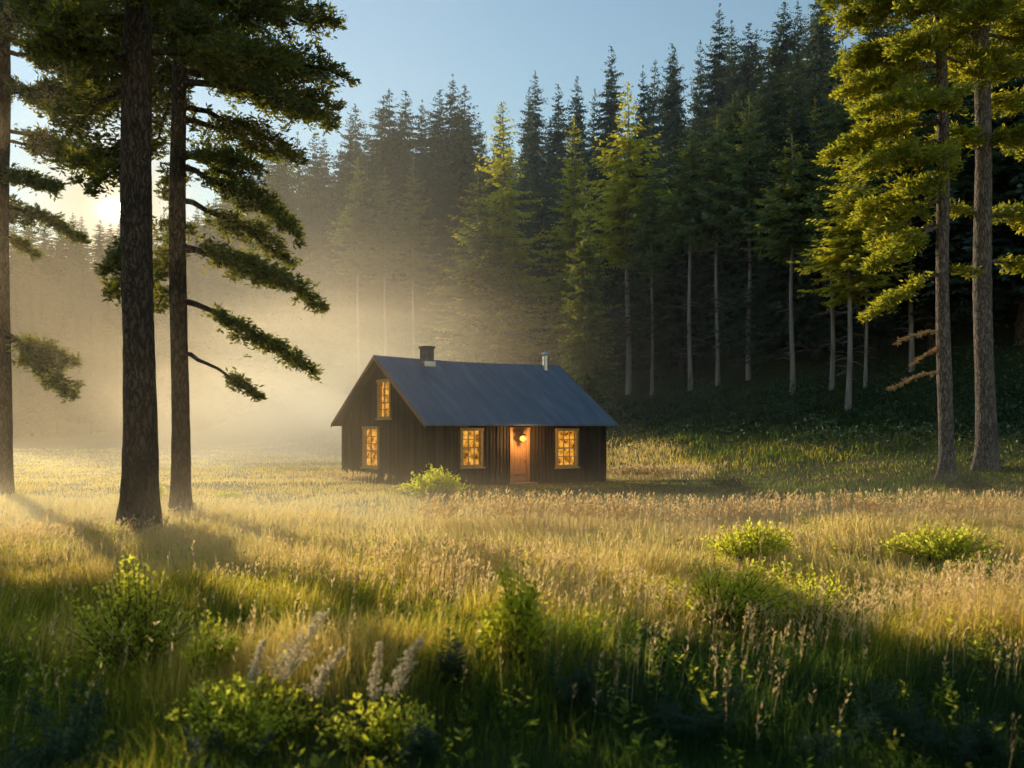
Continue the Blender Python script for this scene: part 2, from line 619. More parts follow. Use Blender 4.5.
def build_seed_grass():
    """thin stalks with feathery heads: along the far rim of the gold field, and taller clumps nearer"""
    g = Geo()
    spots = []
    n = 2400
    x = R.uniform(-2.4, 16, n)
    y = 22.5 + R.normal(0, .5, n) + .03 * x
    k = R.random(n) < .25 + 1.1 * vnoise(x * .9, y * .4, 31)
    x, y = x[k], y[k]
    spots.append((x, y, R.uniform(.62, 1.02, len(x)), .30 + 0 * x))
    n = 500
    x = R.uniform(-20, 20, n)
    y = R.uniform(19, 27, n)
    spots.append((x, y, R.uniform(.30, .5, n), .30 + 0 * x))
    x, y = scatter(6.5, 18, 420)
    spots.append((x, y, R.uniform(.35, .7, len(x)), .3 + 0 * x))
    for (cx, cy, rx, ry, n, h0, h1) in ((6.2, 11.8, 1.5, .9, 620, .4, .75), (2.6, 11.2, 1.4, .7, 260, .35, .6), (-1.3, 14.0, 1.6, 1.0, 420, .3, .5), (.2, 12.6, 1.2, .7, 220, .3, .5),
                                        (6.6, 44.6, 1.4, .7, 420, .4, .7), (-9.8, 20.6, 1.6, .9, 260, .25, .5), (1.2, 8.0, .7, .5, 40, .4, .6), (-2.8, 7.8, .9, .5, 30, .5, .8),
                                        (-7.5, 41.0, 1.5, 1.5, 220, .3, .5), (4.0, 9.6, 2.0, .6, 120, .35, .55)):
        spots.append((cx + R.normal(0, rx, n), cy + R.normal(0, ry, n), R.uniform(h0, h1, n), h0 * .5 + np.zeros(n)))
    for x, y, H, hh in spots:
        ok = ~in_house(x, y)
        x, y, H = x[ok], y[ok], H[ok]
        m = len(x)
        P = np.column_stack([x, y, ground(x, y) - .02])
        az = R.normal(-.2, .9, m)
        w = .0016 + .00013 * y
        g.blades(P, H, w, .05 + .18 * R.random(m), az, np.clip(R.normal(.6, .2, m), 0, 1))
        # the feathery head: small spikelets round the top third
        k = 9
        f = .62 + .42 * R.random((m, k))
        d = np.stack([np.cos(az), np.sin(az)], 1)
        base = np.repeat(P, k, 0)
        ff = f.ravel()
        base[:, 2] += np.repeat(H, k) * ff
        base[:, :2] += np.repeat(d * H[:, None], k, 0) * (.12 * ff ** 2)[:, None]
        D = np.column_stack([R.normal(0, .5, m * k) + .25, R.normal(0, .5, m * k), np.full(m * k, 1.0)])
        L = np.repeat(.022 + .0032 * y, k) * (.7 + .6 * R.random(m * k))
        g.cards(base, D, L, L * .13, a=R.random(m * k))
    o = g.build('seed_grass', M['seed_heads'])
    tag(o, 'reddish feathery seed heads standing above the gold meadow grass', 'grass', kind='stuff')


def build_weeds():
    """broad-leaved weeds and low rosettes among the near grass"""
    g = Geo()
    x, y = scatter(5, 21, 2600)
    k = R.random(len(x)) < vnoise(x * .7, y * .7, 41) ** 2 * 2.2
    x, y = x[k], y[k]
    m, n = len(x), 16
    H = R.uniform(.10, .42, m)
    f = R.random((m, n))
    az = R.random((m, n)) * 2 * PI
    P = np.stack([np.repeat(x, n), np.repeat(y, n), np.repeat(ground(x, y), n)], 1)
    P[:, 2] += (f * H[:, None]).ravel()
    P[:, :2] += R.normal(0, .025, (m * n, 2))
    D = np.stack([np.cos(az).ravel(), np.sin(az).ravel(), R.normal(.45, .35, m * n)], 1)
    L = (np.repeat(R.uniform(.05, .13, m), n)) * (1.15 - .6 * f.ravel())
    g.cards(P, D, L, L * np.repeat(R.uniform(.13, .30, m), n), np.array([0, 0, 1.0]) + R.normal(0, .4, (m * n, 3)), a=np.repeat(R.random(m), n) * .7 + .3 * R.random(m * n))
    tag(g.build('meadow_weeds', M['shrub_leaves']), 'broad leaved weeds scattered through the near grass', 'weeds', kind='stuff')


build_grass()
build_seed_grass()
build_weeds()


# ------------------------------------------------------------------ cabin
def wood_wall_mat():
    m, nt, out = new_mat('charred_planks')
    tc = nt.nodes.new('ShaderNodeTexCoord')
    sep = nt.nodes.new('ShaderNodeSeparateXYZ')
    nt.links.new(tc.outputs['Object'], sep.inputs[0])
    along_ = math_(nt, 'ADD', sep.outputs[0], sep.outputs[1])
    board = math_(nt, 'FLOOR', math_(nt, 'MULTIPLY', along_, 1 / .19))
    wn = nt.nodes.new('ShaderNodeTexWhiteNoise')
    wn.noise_dimensions = '1D'
    nt.links.new(board, wn.inputs['W'])
    grain = noise(nt, mapping(nt, tc.outputs['Object'], (14, 14, .7)), 3, 5)
    weather = noise(nt, tc.outputs['Object'], .9, 3)
    f = math_(nt, 'ADD', math_(nt, 'MULTIPLY', grain, .5), math_(nt, 'MULTIPLY', wn.outputs[0], .28))
    f = math_(nt, 'ADD', f, math_(nt, 'MULTIPLY', weather, .25))
    col = ramp(nt, [(.25, (.010, .0085, .008)), (.55, (.030, .024, .021)), (.85, (.085, .068, .056))], f)
    p = nt.nodes.new('ShaderNodeBsdfPrincipled')
    p.inputs['Roughness'].default_value = .8
    p.inputs['Specular IOR Level'].default_value = .25
    nt.links.new(col, p.inputs['Base Color'])
    b = nt.nodes.new('ShaderNodeBump')
    b.inputs['Strength'].default_value = .5
    b.inputs['Distance'].default_value = .015
    nt.links.new(grain, b.inputs['Height'])
    nt.links.new(b.outputs[0], p.inputs['Normal'])
    nt.links.new(p.outputs[0], out.inputs[0])
    return m


M['planks'] = wood_wall_mat()
M['roof'] = solid_mat('roof_felt', [(.3, (.08, .115, .165)), (.55, (.11, .15, .21)), (.75, (.155, .20, .265))], (1.2, .22, .22), 2.2, .6, .35, .02, spec=.4, detail=7)
M['trim'] = solid_mat('ochre_trim', [(.3, (.32, .20, .075)), (.7, (.52, .35, .14))], (3, 3, 3), 3, .7, .15)
M['barge'] = solid_mat('barge_wood', [(.3, (.16, .085, .045)), (.7, (.30, .17, .09))], (3, 3, 3), 3, .7, .15)
M['door'] = solid_mat('door_wood', [(.3, (.15, .08, .04)), (.7, (.27, .155, .08))], (8, 8, .8), 3, .6, .2)
M['metal'] = solid_mat('pipe_metal', [(.3, (.45, .45, .46)), (.7, (.65, .65, .66))], (1, 1, 1), 4, .35, .05, metal=.9)
M['soot'] = solid_mat('chimney_render', [(.3, (.07, .075, .085)), (.7, (.15, .155, .17))], (1, 1, 1), 6, .9, .5)
M['black'] = solid_mat('black_iron', [(.3, (.01, .01, .01)), (.7, (.03, .03, .03))], (1, 1, 1), 6, .5, 0)
M['glow'] = emit_mat('lamp_lit_room', [(.34, (.10, .03, .002)), (.46, (.66, .25, .02)), (.58, (1, .44, .05)), (.72, (1, .64, .15))], .88, (1, 1, 1.3), 4.2)
M['bulb'] = emit_mat('lamp_bulb', [(.3, (1, .42, .065)), (.7, (1, .46, .08))], 2.4)
M['stone'] = solid_mat('plinth_stone', [(.3, (.10, .09, .08)), (.7, (.22, .2, .18))], (1, 1, 1), 5, .9, .6, .03)


def build_cabin():
    # local axes: x along the front (door) wall, y back from it, origin at the near corner
    t = thing('cabin', 'dark plank cabin with blue grey roof and lamp lit windows in the meadow', 'cabin', (cA[0], cA[1], 0), TH)
    mid = HW / 2
    zb = -.6
    wt = .16
    # openings: front wall (x0,x1,z0,z1), gable wall (y0,y1,z0,z1)
    def fz(px, py, d, tt):
        return ZC + (HY - py) / F * (cA[1] + d[1] * tt)
    fw = []
    for p0, p1, y0, y1 in ((460.5, 482, 467, 428.5), (511, 527.5, 482, 429.5), (556, 577, 467, 429)):
        a, b = along(p0, dL), along(p1, dL)
        mm = (a + b) / 2
        fw.append([a, b, fz(0, y0, dL, mm), min(fz(0, y1, dL, mm), HE - .05)])
    fw[1][2] = .02
    gw = []
    for p0, p1, y0, y1 in ((379, 363.5, 467.5, 427), (391, 378.5, 418.5, 380)):
        a, b = along(p0, dW), along(p1, dW)
        mm = (a + b) / 2
        gw.append([a, b, fz(0, y0, dW, mm), fz(0, y1, dW, mm)])
    # front wall as boards: each board a thin box so the joints and battens are real
    def boards(mb, L, holes, top, place, step=.19):
        n = int(L / step) + 1
        w = L / n
        for i in range(n):
            u0, u1 = i * w + .004, (i + 1) * w - .004
            segs = [(zb, top(u0), top(u1))]
            spans = [(zb, None)]
            cut = [h for h in holes if h[0] < u1 and h[1] > u0]
            pr = .012 * (i % 3) / 2
            lo = zb
            for h in sorted(cut, key=lambda q: q[2]):
                place(mb, u0, u1, lo, h[2], h[2], pr)
                lo = h[3]
            place(mb, u0, u1, lo, top(u0), top(u1), pr)
            if i and not any(h[0] - .05 < u0 < h[1] + .05 for h in holes):
                place(mb, u0 - .029, u0 + .021, zb, top(u0) - .01, top(u0) - .01, .034)

    def front(mb, u0, u1, z0, z1, z1b, pr):
        if z1 - z0 > .01:
            mb.hexa([(u0, -pr, z0), (u1, -pr, z0), (u1, wt, z0), (u0, wt, z0), (u0, -pr, z1), (u1, -pr, z1b), (u1, wt, z1b), (u0, wt, z1)])

    def back(mb, u0, u1, z0, z1, z1b, pr):
        mb.hexa([(u0, HW - wt, z0), (u1, HW - wt, z0), (u1, HW + pr, z0), (u0, HW + pr, z0), (u0, HW - wt, z1), (u1, HW - wt, z1b), (u1, HW + pr, z1b), (u0, HW + pr, z1)])

    def gleft(mb, u0, u1, z0, z1, z1b, pr):
        if z1 - z0 > .01:
            mb.hexa([(-pr, u1, z0), (-pr, u0, z0), (wt, u0, z0), (wt, u1, z0), (-pr, u1, z1b), (-pr, u0, z1), (wt, u0, z1), (wt, u1, z1b)])

    def gright(mb, u0, u1, z0, z1, z1b, pr):
        mb.hexa([(HL - wt, u1, z0), (HL - wt, u0, z0), (HL + pr, u0, z0), (HL + pr, u1, z0), (HL - wt, u1, z1b), (HL - wt, u0, z1), (HL + pr, u0, z1), (HL + pr, u1, z1b)])

    slope = (HR - HE) / mid
    gtop = lambda u: HE + slope * min(u, HW - u) - .03
    flat = lambda u: HE + .02
    mb = MB(); boards(mb, HL, fw, flat, front); mb.build('front_wall', M['planks'], t)
    mb = MB(); boards(mb, HL, [], flat, back); mb.build('back_wall', M['planks'], t)
    mb = MB(); boards(mb, HW, gw, gtop, gleft); mb.build('gable_wall', M['planks'], t)
    mb = MB(); boards(mb, HW, [], gtop, gright); mb.build('gable_wall', M['planks'], t)
    for cx_, cy_ in ((-.05, -.05), (HL - .09, -.05), (-.05, HW - .09), (HL - .09, HW - .09)):
        mb = MB()
        mb.box(cx_, cx_ + .14, cy_, cy_ + .14, zb, HE - .06)
        mb.build('corner_board', M['planks'], t, .006)
    # roof: two slabs, the ridge sagging a little
    ov, oe, th = .38, .48, .12
    n = 24
    for side in (0, 1):
        g = MB()
        for i in range(n):
            xs = [-ov + (HL + 2 * ov) * k / n for k in (i, i + 1)]
            ring = []
            for x in xs:
                sag = -.10 * math.sin(PI * np.clip((x + ov) / (HL + 2 * ov), 0, 1))
                e = -oe if side == 0 else HW + oe
                ze = HE - slope * oe
                ring.append([(x, e, ze + .02), (x, mid, HR + sag + .02), (x, mid, HR + sag + th * 1.25), (x, e, ze + th)])
            a, b = ring
            g.hexa([a[0], b[0], b[1], a[1], a[3], b[3], b[2], a[2]])
        g.build('roof', M['roof'], t)
    ridge = MB()
    for i in range(n):
        xs = [-ov - .01 + (HL + 2 * ov + .02) * k / n for k in (i, i + 1)]
        sg = [-.10 * math.sin(PI * np.clip((x + ov) / (HL + 2 * ov), 0, 1)) for x in xs]
        z = HR + th * 1.25
        ridge.hexa([(xs[0], mid - .16, z + sg[0] - .13), (xs[1], mid - .16, z + sg[1] - .13), (xs[1], mid + .16, z + sg[1] - .13), (xs[0], mid + .16, z + sg[0] - .13),
                    (xs[0], mid - .02, z + sg[0] + .02), (xs[1], mid - .02, z + sg[1] + .02), (xs[1], mid + .02, z + sg[1] + .02), (xs[0], mid + .02, z + sg[0] + .02)])
    ridge.build('ridge_cap', M['roof'], t)
    for x0 in (-ov - .035, HL + ov + .003):
        for side in (0, 1):
            e = -oe - .01 if side == 0 else HW + oe + .01
            ze = HE - slope * oe
            b = MB()
            p = [(x0, e, ze - .05), (x0 + .032, e, ze - .05), (x0 + .032, mid, HR - .05), (x0, mid, HR - .05)]
            q = [(x0, e, ze + .13), (x0 + .032, e, ze + .13), (x0 + .032, mid, HR + .165), (x0, mid, HR + .165)]
            b.hexa(p + q)
            b.build('bargeboard', M['barge'], t)
    # soffits close the roof to the walls
    # windows
    def window(kind, u0, u1, z0, z1, cols, rows, fr=.10):
        """kind 0: front wall, 1: gable. frame > (muntins in it), pane, sill"""
        def bx(mb, a0, a1, d0, d1, zz0, zz1):
            if kind == 0:
                mb.box(a0, a1, d0, d1, zz0, zz1)
            else:
                mb.box(d0, d1, a0, a1, zz0, zz1)
        w = MB()
        bx(w, u0 - .03, u0 + fr, -.06, .10, z0, z1)
        bx(w, u1 - fr, u1 + .03, -.06, .10, z0, z1)
        bx(w, u0 - .06, u1 + .06, -.075, .10, z1 - fr, z1 + .03)
        bx(w, u0 + fr, u1 - fr, -.06, .10, z0, z0 + fr)
        f = w.build('window', M['trim'], t, .006)
        s = MB()
        iu0, iu1, iz0, iz1 = u0 + fr, u1 - fr, z0 + fr, z1 - fr
        for i in range(1, cols):
            c = iu0 + (iu1 - iu0) * i / cols
            bx(s, c - .016, c + .016, -.02, .03, iz0, iz1)
        for i in range(1, rows):
            c = iz0 + (iz1 - iz0) * i / rows
            hh = .03 if i == rows // 2 else .016
            bx(s, iu0, iu1, -.024, .034, c - hh, c + hh)
        s.build('glazing_bar', M['trim'], f)
        p = MB()
        bx(p, iu0, iu1, .12, .14, iz0, iz1)
        p.build('pane', M['glow'], f)
        s2 = MB()
        bx(s2, u0 - .10, u1 + .10, -.13, .02, z0 - .07, z0 - .003)
        s2.build('sill', M['trim'], f, .008)

    window(0, *fw[0], 3, 4)
    window(0, *fw[2], 3, 4)
    window(1, *gw[0], 2, 5)
    window(1, *gw[1], 2, 5, .09)
    # door
    u0, u1, z0, z1 = fw[1]
    fr = MB()
    fr.box(u0 - .09, u0 + .06, -.06, .14, z0, z1)
    fr.box(u1 - .06, u1 + .09, -.06, .14, z0, z1)
    fr.box(u0 - .12, u1 + .12, -.075, .14, z1, z1 + .09)
    d = fr.build('door_frame', M['door'], t, .006)
    dm = MB()
    nb = 5
    for i in range(nb):
        a = u0 + .06 + (u1 - u0 - .12) * i / nb
        b = u0 + .06 + (u1 - u0 - .12) * (i + 1) / nb
        dm.box(a + .003, b - .003, .045 - .004 * (i % 2), .09, z0 + .04, z1 - .003)
    dm.box(u0 + .08, u1 - .08, .02, .045, z0 + .35, z0 + .5)
    dm.box(u0 + .08, u1 - .08, .02, .045, z1 - .6, z1 - .45)
    door = dm.build('door', M['door'], t)
    h = MB(); h.box(u1 - .16, u1 - .12, -.03, .02, 1.0, 1.14)
    h.build('handle', M['metal'], door, .01)
    st = MB(); st.box(u0 - .2, u1 + .2, -.55, -.08, -.4, .03)
    st.build('doorstep', M['stone'], t, .02)
    # lamp hanging from a bracket over the door
    lx, ly, lz = (u0 + u1) / 2 - .02, -.28, 1.98
    lm = MB()
    lm.box(lx - .02, lx + .02, ly - .02, -.055, lz + .262, lz + .29)
    lm.lathe([(.015, lz + .26), (.02, lz + .22), (.18, lz + .17), (.19, lz + .15)], 14, (lx, ly))
    lm.lathe([(.06, lz - .16), (.06, lz - .14)], 14, (lx, ly))
    for k in range(4):
        c = (lx + .16 * math.cos(k * PI / 2 + .78), ly + .16 * math.sin(k * PI / 2 + .78))
        lm.box(c[0] - .006, c[0] + .006, c[1] - .006, c[1] + .006, lz - .15, lz + .15)
    lo = lm.build('porch_lamp', M['black'], t)
    bl = MB()
    bl.lathe([(.02, lz - .13), (.11, lz - .08), (.145, lz), (.11, lz + .08), (.03, lz + .13)], 14, (lx, ly))
    bl.build('bulb', M['bulb'], lo, smooth=True)
    L = bpy.data.lights.new('lamp_light', 'POINT')
    L.energy = 190
    L.color = (1, .5, .14)
    L.shadow_soft_size = .08
    lo2 = bpy.data.objects.new('lamp_light', L)
    C.objects.link(lo2)
    lo2.parent = t
    lo2.location = (lx, ly - .26, lz - .02)
    # chimney and stove pipe
    def ridge_x(px):
        o = cA + dW * mid
        return along(px, dL, o)
    cxx = ridge_x(424)
    ch = MB()
    ch.box(cxx - .24, cxx + .24, mid - .50, mid - .02, HR - .7, HR + .58)
    ch.box(cxx - .29, cxx + .29, mid - .55, mid + .03, HR + .58, HR + .68)
    c_ = ch.build('chimney', M['soot'], t, .012)
    fl = MB(); fl.box(cxx - .30, cxx + .30, mid - .56, mid - .3, HR - .27, HR - .02)
    fl.build('flashing', M['metal'], c_, .02)
    pp = ridge_x(542)
    pm = MB()
    pm.lathe([(.15, HR - .5), (.15, HR + .42), (.17, HR + .42), (.17, HR + .47), (.15, HR + .47), (.15, HR + .55)], 18, (pp, mid - .3))
    pi_ = pm.build('stove_pipe', M['metal'], t)
    cp = MB()
    cp.lathe([(.21, HR + .66), (.21, HR + .68), (.05, HR + .80)], 18, (pp, mid - .3))
    for k in range(3):
        a = k * 2 * PI / 3
        cp.box(pp + .13 * math.cos(a) - .01, pp + .13 * math.cos(a) + .01, mid - .3 + .13 * math.sin(a) - .01, mid - .3 + .13 * math.sin(a) + .01, HR + .54, HR + .665)
    cp.build('cowl', M['metal'], pi_)


build_cabin()


# ------------------------------------------------------------------ big pines
def bez(a, b, c, n):
    t = np.linspace(0, 1, n)[:, None]
    return (1 - t) ** 2 * a + 2 * t * (1 - t) * b + t * t * c


def tufts(g, P, axis, size, k=9, up=.5, flat=.55):
    """sprays of needles round points P, growing out along axis and upwards"""
    m = len(P)
    base = np.repeat(P, k, 0)
    D = R.normal(0, 1, (m * k, 3))
    D[:, 2] = D[:, 2] * flat + up * .6
    D += np.repeat(axis, k, 0) * .8
    L = size * .82 * (.6 + .8 * R.random(m * k))
    va = np.repeat(R.random(m), k) * .6 + R.random(m * k) * .4
    g.cards(base + R.normal(0, size * .25, (m * k, 3)), D, L, L * .17, a=va)


def limb(gw, gl, p0, p1, r0, wide, dens=1.0, sag=.12, size=.22, f0=.22, thick=.22, bare=False):
    """a branch from p0 to p1 with side twigs in a flat pad"""
    p0, p1 = np.asarray(p0, float), np.asarray(p1, float)
    ln = np.linalg.norm(p1 - p0)
    mid = (p0 + p1) / 2 + np.array([0, 0, sag * ln])
    n = 9
    pts = bez(p0, mid, p1, n)
    pts[1:-1] += R.normal(0, .012 * ln, (n - 2, 3))
    gw.tube(pts, np.linspace(r0, r0 * .18, n), 6)
    if bare:
        return
    ax = (p1 - p0) / ln
    hor = np.cross(ax, [0, 0, 1.0])
    hor /= np.linalg.norm(hor) + 1e-9
    nt_ = max(6, int(ln * 5.5))
    for i in range(nt_):
        f = f0 + (1 - f0) * (i + R.random()) / nt_
        b = pts[min(n - 2, int(f * (n - 1)))]
        q = f * (n - 1) - int(f * (n - 1))
        b = b + (pts[min(n - 1, int(f * (n - 1)) + 1)] - b) * q
        sgn = 1 if i % 2 else -1
        wl = wide * (math.sin(PI * min(1, .18 + .82 * f)) ** .7 + .12) * R.uniform(.55, 1.15)
        d = hor * sgn * R.uniform(.55, 1) + ax * R.uniform(.35, .9) + np.array([0, 0, R.normal(.0, .22)])
        d /= np.linalg.norm(d)
        e = b + d * wl + np.array([0, 0, -.10 * wl])
        tw = bez(b, (b + e) / 2 + np.array([0, 0, .08 * wl]), e, 4)
        gw.tube(tw, np.linspace(r0 * .22, r0 * .06, 4), 4)
        k = max(4, int(wl * 15 * dens))
        ts = R.random(k) ** .75
        pp = tw[0] + (tw[-1] - tw[0]) * ts[:, None] + R.normal(0, 1, (k, 3)) * np.array([.14, .14, thick * .55]) * min(1, wl)
        tufts(gl, pp, np.tile(d, (k, 1)), size)
    k = int(ln * 10 * dens)
    ts = f0 + (1 - f0) * R.random(k)
    idx = np.clip((ts * (n - 1)).astype(int), 0, n - 2)
    pp = pts[idx] + (pts[idx + 1] - pts[idx]) * R.random((k, 1)) + R.normal(0, thick * .5, (k, 3))
    tufts(gl, pp, np.tile(ax, (k, 1)), size)


def trunk_tube(g, h, r0, r1, lean=(0, 0), flare=1.38, n=64, seg=28, wob=.05):
    z = np.linspace(-.4, h, n)
    f = np.clip(z / h, 0, 1)
    x = lean[0] * f + wob * np.sin(z * .45 + 1)
    y = lean[1] * f + wob * np.sin(z * .37)
    r = r0 + (r1 - r0) * f ** .9
    r = r * (1 + (flare - 1) * np.exp(-np.maximum(z, 0) / (r0 * 1.6)))
    ang = np.linspace(0, 2 * PI, seg, endpoint=False)[None, :]
    ph = R.uniform(0, 6, 3)
    low = np.exp(-np.maximum(z, 0) / (r0 * 1.3))[:, None]
    rr_ = r[:, None] * (1 + low * (.22 * np.cos(3 * ang + ph[0]) + .16 * np.cos(5 * ang + ph[1])) + .035 * np.sin(2 * ang + z[:, None] * .7 + ph[2]))
    g.tube(np.column_stack([x, y, z]), rr_, seg, rough=.06)


def big_pine(label, px, by, Y, h, r0, r1, limbs, leaf, bark, lean_px=0, extra=(), size=.22, dead=(), stubs=()):
    """limbs: (y on the trunk, end px, end py, depth change at the end, half width)"""
    base = at(px, by, Y)
    bz = gz(base.x, Y)
    t = thing('pine_tree', label, 'tree', (base.x, Y, bz), group='tall pines standing at the edge of the meadow')
    gt, gl = Geo(), Geo()
    hh = h
    lean = (lean_px / F * Y * h / max(.1, (by / F * Y)), 0)
    trunk_tube(gt, hh, r0, r1, lean)
    def P(x_, y_, dy=0):
        q = at(x_, y_, Y)
        k = (Y + dy) / Y
        # same height and side, moved in depth
        return np.array([q.x - base.x, dy, q.z - bz])
    def trunk_at(z):
        f = np.clip(z / hh, 0, 1)
        return np.array([lean[0] * f, 0, z])
    for l in limbs:
        ys, ex, ey, dy, w = l[:5]
        s = trunk_at(P(px, ys)[2])
        limb(gt, gl, s, P(ex, ey, dy), .035 + .016 * np.linalg.norm(P(ex, ey, dy) - s), w, size=size, dens=l[5] if len(l) > 5 else 1, f0=l[6] if len(l) > 6 else .22)
    for z, az, ln, drop, w in extra:
        s = trunk_at(z)
        e = s + np.array([math.cos(az) * ln, math.sin(az) * ln, drop])
        limb(gt, gl, s, e, .03 + .015 * ln, w, size=size)
    for ys, ex, ey, dy in stubs:
        s = trunk_at(P(px, ys)[2])
        limb(gt, gl, s, P(ex, ey, dy), .05, 0, bare=True)
    gt.build('trunk', bark, t, smooth=True)
    if gl.n:
        gl.build('crown', leaf, t)
    if dead:
        for ys, ex, ey, dy, w in dead:
            gd, ge = Geo(), Geo()
            s = trunk_at(P(px, ys)[2])
            limb(gd, ge, s, P(ex, ey, dy), .07, w, dens=.7, size=.12, thick=.06, f0=.15)
            d = gd.build('dead_branch', M['dead_wood'], t, smooth=True)
            ge.build('dead_foliage', M['dead_wood'], d)
    return t


def ring_limbs(z0, z1, n, ln, w, drop=-.3, az0=0):
    """limbs higher than the frame shows: they only close the crown"""
    return [(z0 + (z1 - z0) * i / n + R.uniform(-.3, .3), az0 + i * 2.4 + R.uniform(-.4, .4), ln * R.uniform(.7, 1.1) * (1 - .55 * i / n), drop, w * (1 - .4 * i / n)) for i in range(n)]


big_pine('broad dark pine with the thickest trunk and the low sun behind its left side', 138, 521, 22.3, 19, .43, .29,
         [(45, 20, 25, 1.5, 1.0), (62, 45, 65, -1.0, .9), (85, 30, 112, 1.8, 1.0), (75, 70, 40, -2, .9), (20, 60, 5, 1, 1.0), (140, 30, 150, 2.5, 1.0), (150, 70, 182, 1.2, .6, .7), (238, 92, 252, 1.5, .35, .6),
          (255, 88, 268, .8, .35, .6), (275, 90, 292, 1.0, .35, .6), (30, 215, 15, 2.5, .9), (10, 130, -10, -3.0, 1.0), (5, 140, -10, 3.0, 1.0), (235, 105, 300, 2.2, .5, .6)],
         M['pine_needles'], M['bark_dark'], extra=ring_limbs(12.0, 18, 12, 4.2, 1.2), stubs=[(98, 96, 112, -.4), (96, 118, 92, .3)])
big_pine('dark pine with drooping layered boughs on its right, close behind the thickest trunk', 179, 505, 27.0, 21, .29, .18,
         [(5, 335, 15, .5, 1.3), (22, 300, 38, -2, 1.2), (50, 345, 68, 1.0, 1.2), (70, 320, 100, 2.5, 1.1), (85, 330, 128, -1, 1.1), (105, 285, 140, 2.0, 1.0, .8), (150, 282, 212, 1.6, .9, .9),
          (160, 270, 180, -1.5, .9), (165, 300, 240, 0, .95), (200, 275, 250, 2.2, .9), (245, 322, 306, .3, 1.0), (250, 300, 290, -1.5, .9), (300, 312, 372, .5, .95),
          (352, 262, 398, -.3, .45, .7, .6), (30, 120, 60, 3, 1.0), (90, 112, 125, 3, .9), (160, 130, 176, 3.0, .5, .6), (245, 122, 262, 3.0, .5, .6), (215, 140, 225, 2.5, .7, .6), (290, 120, 300, 2.4, .6, .5),
          (120, 240, 120, 4, 1.0, .8), (60, 230, 40, 4, 1.2), (15, 90, 10, 3.0, 1.0)],
         M['pine_needles'], M['bark_dark'], extra=ring_limbs(13.5, 20, 14, 4.5, 1.3), stubs=[(305, 165, 306, 1.2), (180, 150, 190, 1.0)])
big_pine('slimmer pine at the left end with a single low drooping bough', 3, 490, 35.0, 24, .30, .20,
         [(205, 72, 236, 1, .7), (175, 70, 200, -1.5, 1.0), (130, 80, 150, 1.5, 1.2), (90, 75, 120, -1, 1.2), (50, 85, 75, 2, 1.3), (20, 70, 40, -1, 1.3), (0, 80, 15, 1, 1.3), (330, 76, 396, -.6, 1.1), (340, 55, 360, 1.5, .9),
          (235, 28, 252, .5, .5), (150, -80, 180, 0, 1.2), (60, -90, 90, 0, 1.2)],
         M['pine_needles'], M['bark_dark'], extra=ring_limbs(11.8, 16, 4, 4.0, 1.2, az0=1.9) + [(6.7 + .23 * i, math.radians(165 + 11 * ((i * 4) % 9)), 4.6, -.25, 1.4) for i in range(9)] + ring_limbs(16.0, 23, 12, 5.0, 1.5), size=.26)  # low unseen limbs on the left are added to shade the near meadow
big_pine('tall pine whose sunlit yellow boughs reach left over the forest edge', 946, 486, 37.0, 26, .31, .18,
         [(5, 850, 10, 1, 1.5, 1.2), (15, 900, 30, -2.5, 1.4), (35, 860, 55, 1.5, 1.5, 1.2), (50, 890, 62, -2, 1.4), (65, 842, 90, .5, 1.4, 1.2), (80, 880, 95, 2.5, 1.4), (95, 850, 120, -1, 1.4, 1.2), (110, 895, 125, -3, 1.2),
          (120, 834, 150, 1, 1.4, 1.2), (140, 870, 158, 2.5, 1.3), (145, 850, 175, -1, 1.3, 1.2), (160, 900, 178, -3, 1.1), (172, 860, 222, 1, 1.2), (180, 890, 205, -2, 1.1), (200, 866, 238, 0, 1.0), (-10, 880, -25, 0, 1.6), (-20, 840, -10, 1.5, 1.5),
          (225, 862, 272, -.5, 1.2, 1.2, .35), (222, 890, 245, 1.5, 1.0), (272, 865, 318, 0, .9, 1, .25), (40, 1000, 60, 2, 1.2), (130, 985, 125, 2.5, .9), (205, 975, 205, 1.5, .7), (270, 970, 275, -.5, .45), (10, 1010, 5, -2, 1.3)],
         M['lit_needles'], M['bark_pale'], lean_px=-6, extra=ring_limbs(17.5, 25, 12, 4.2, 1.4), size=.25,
         dead=[(330, 895, 344, 0, .45), (372, 886, 390, -.3, .4), (345, 915, 365, .4, .3)])
big_pine('tall bare trunked pine at the right with small separate tufts of boughs', 986, 482, 38.0, 27, .42, .25,
         [(70, 1040, 60, 1, 1.2), (20, 1060, 30, 0, 1.4), (90, 955, 82, -1.5, .7), (135, 1050, 150, 0, 1.1), (100, 1045, 95, 2.0, 1.0), (150, 940, 145, -1.5, .6, .7), (215, 1055, 225, -.6, 1.1), (220, 1030, 205, 1, .8), (150, 1010, 140, -1.5, .6), (262, 1050, 275, 0, .8), (5, 930, -5, -2, 1.2)],
         M['lit_needles'], M['bark_pale'], lean_px=-6, extra=ring_limbs(18.5, 26, 12, 4.5, 1.4), size=.25)


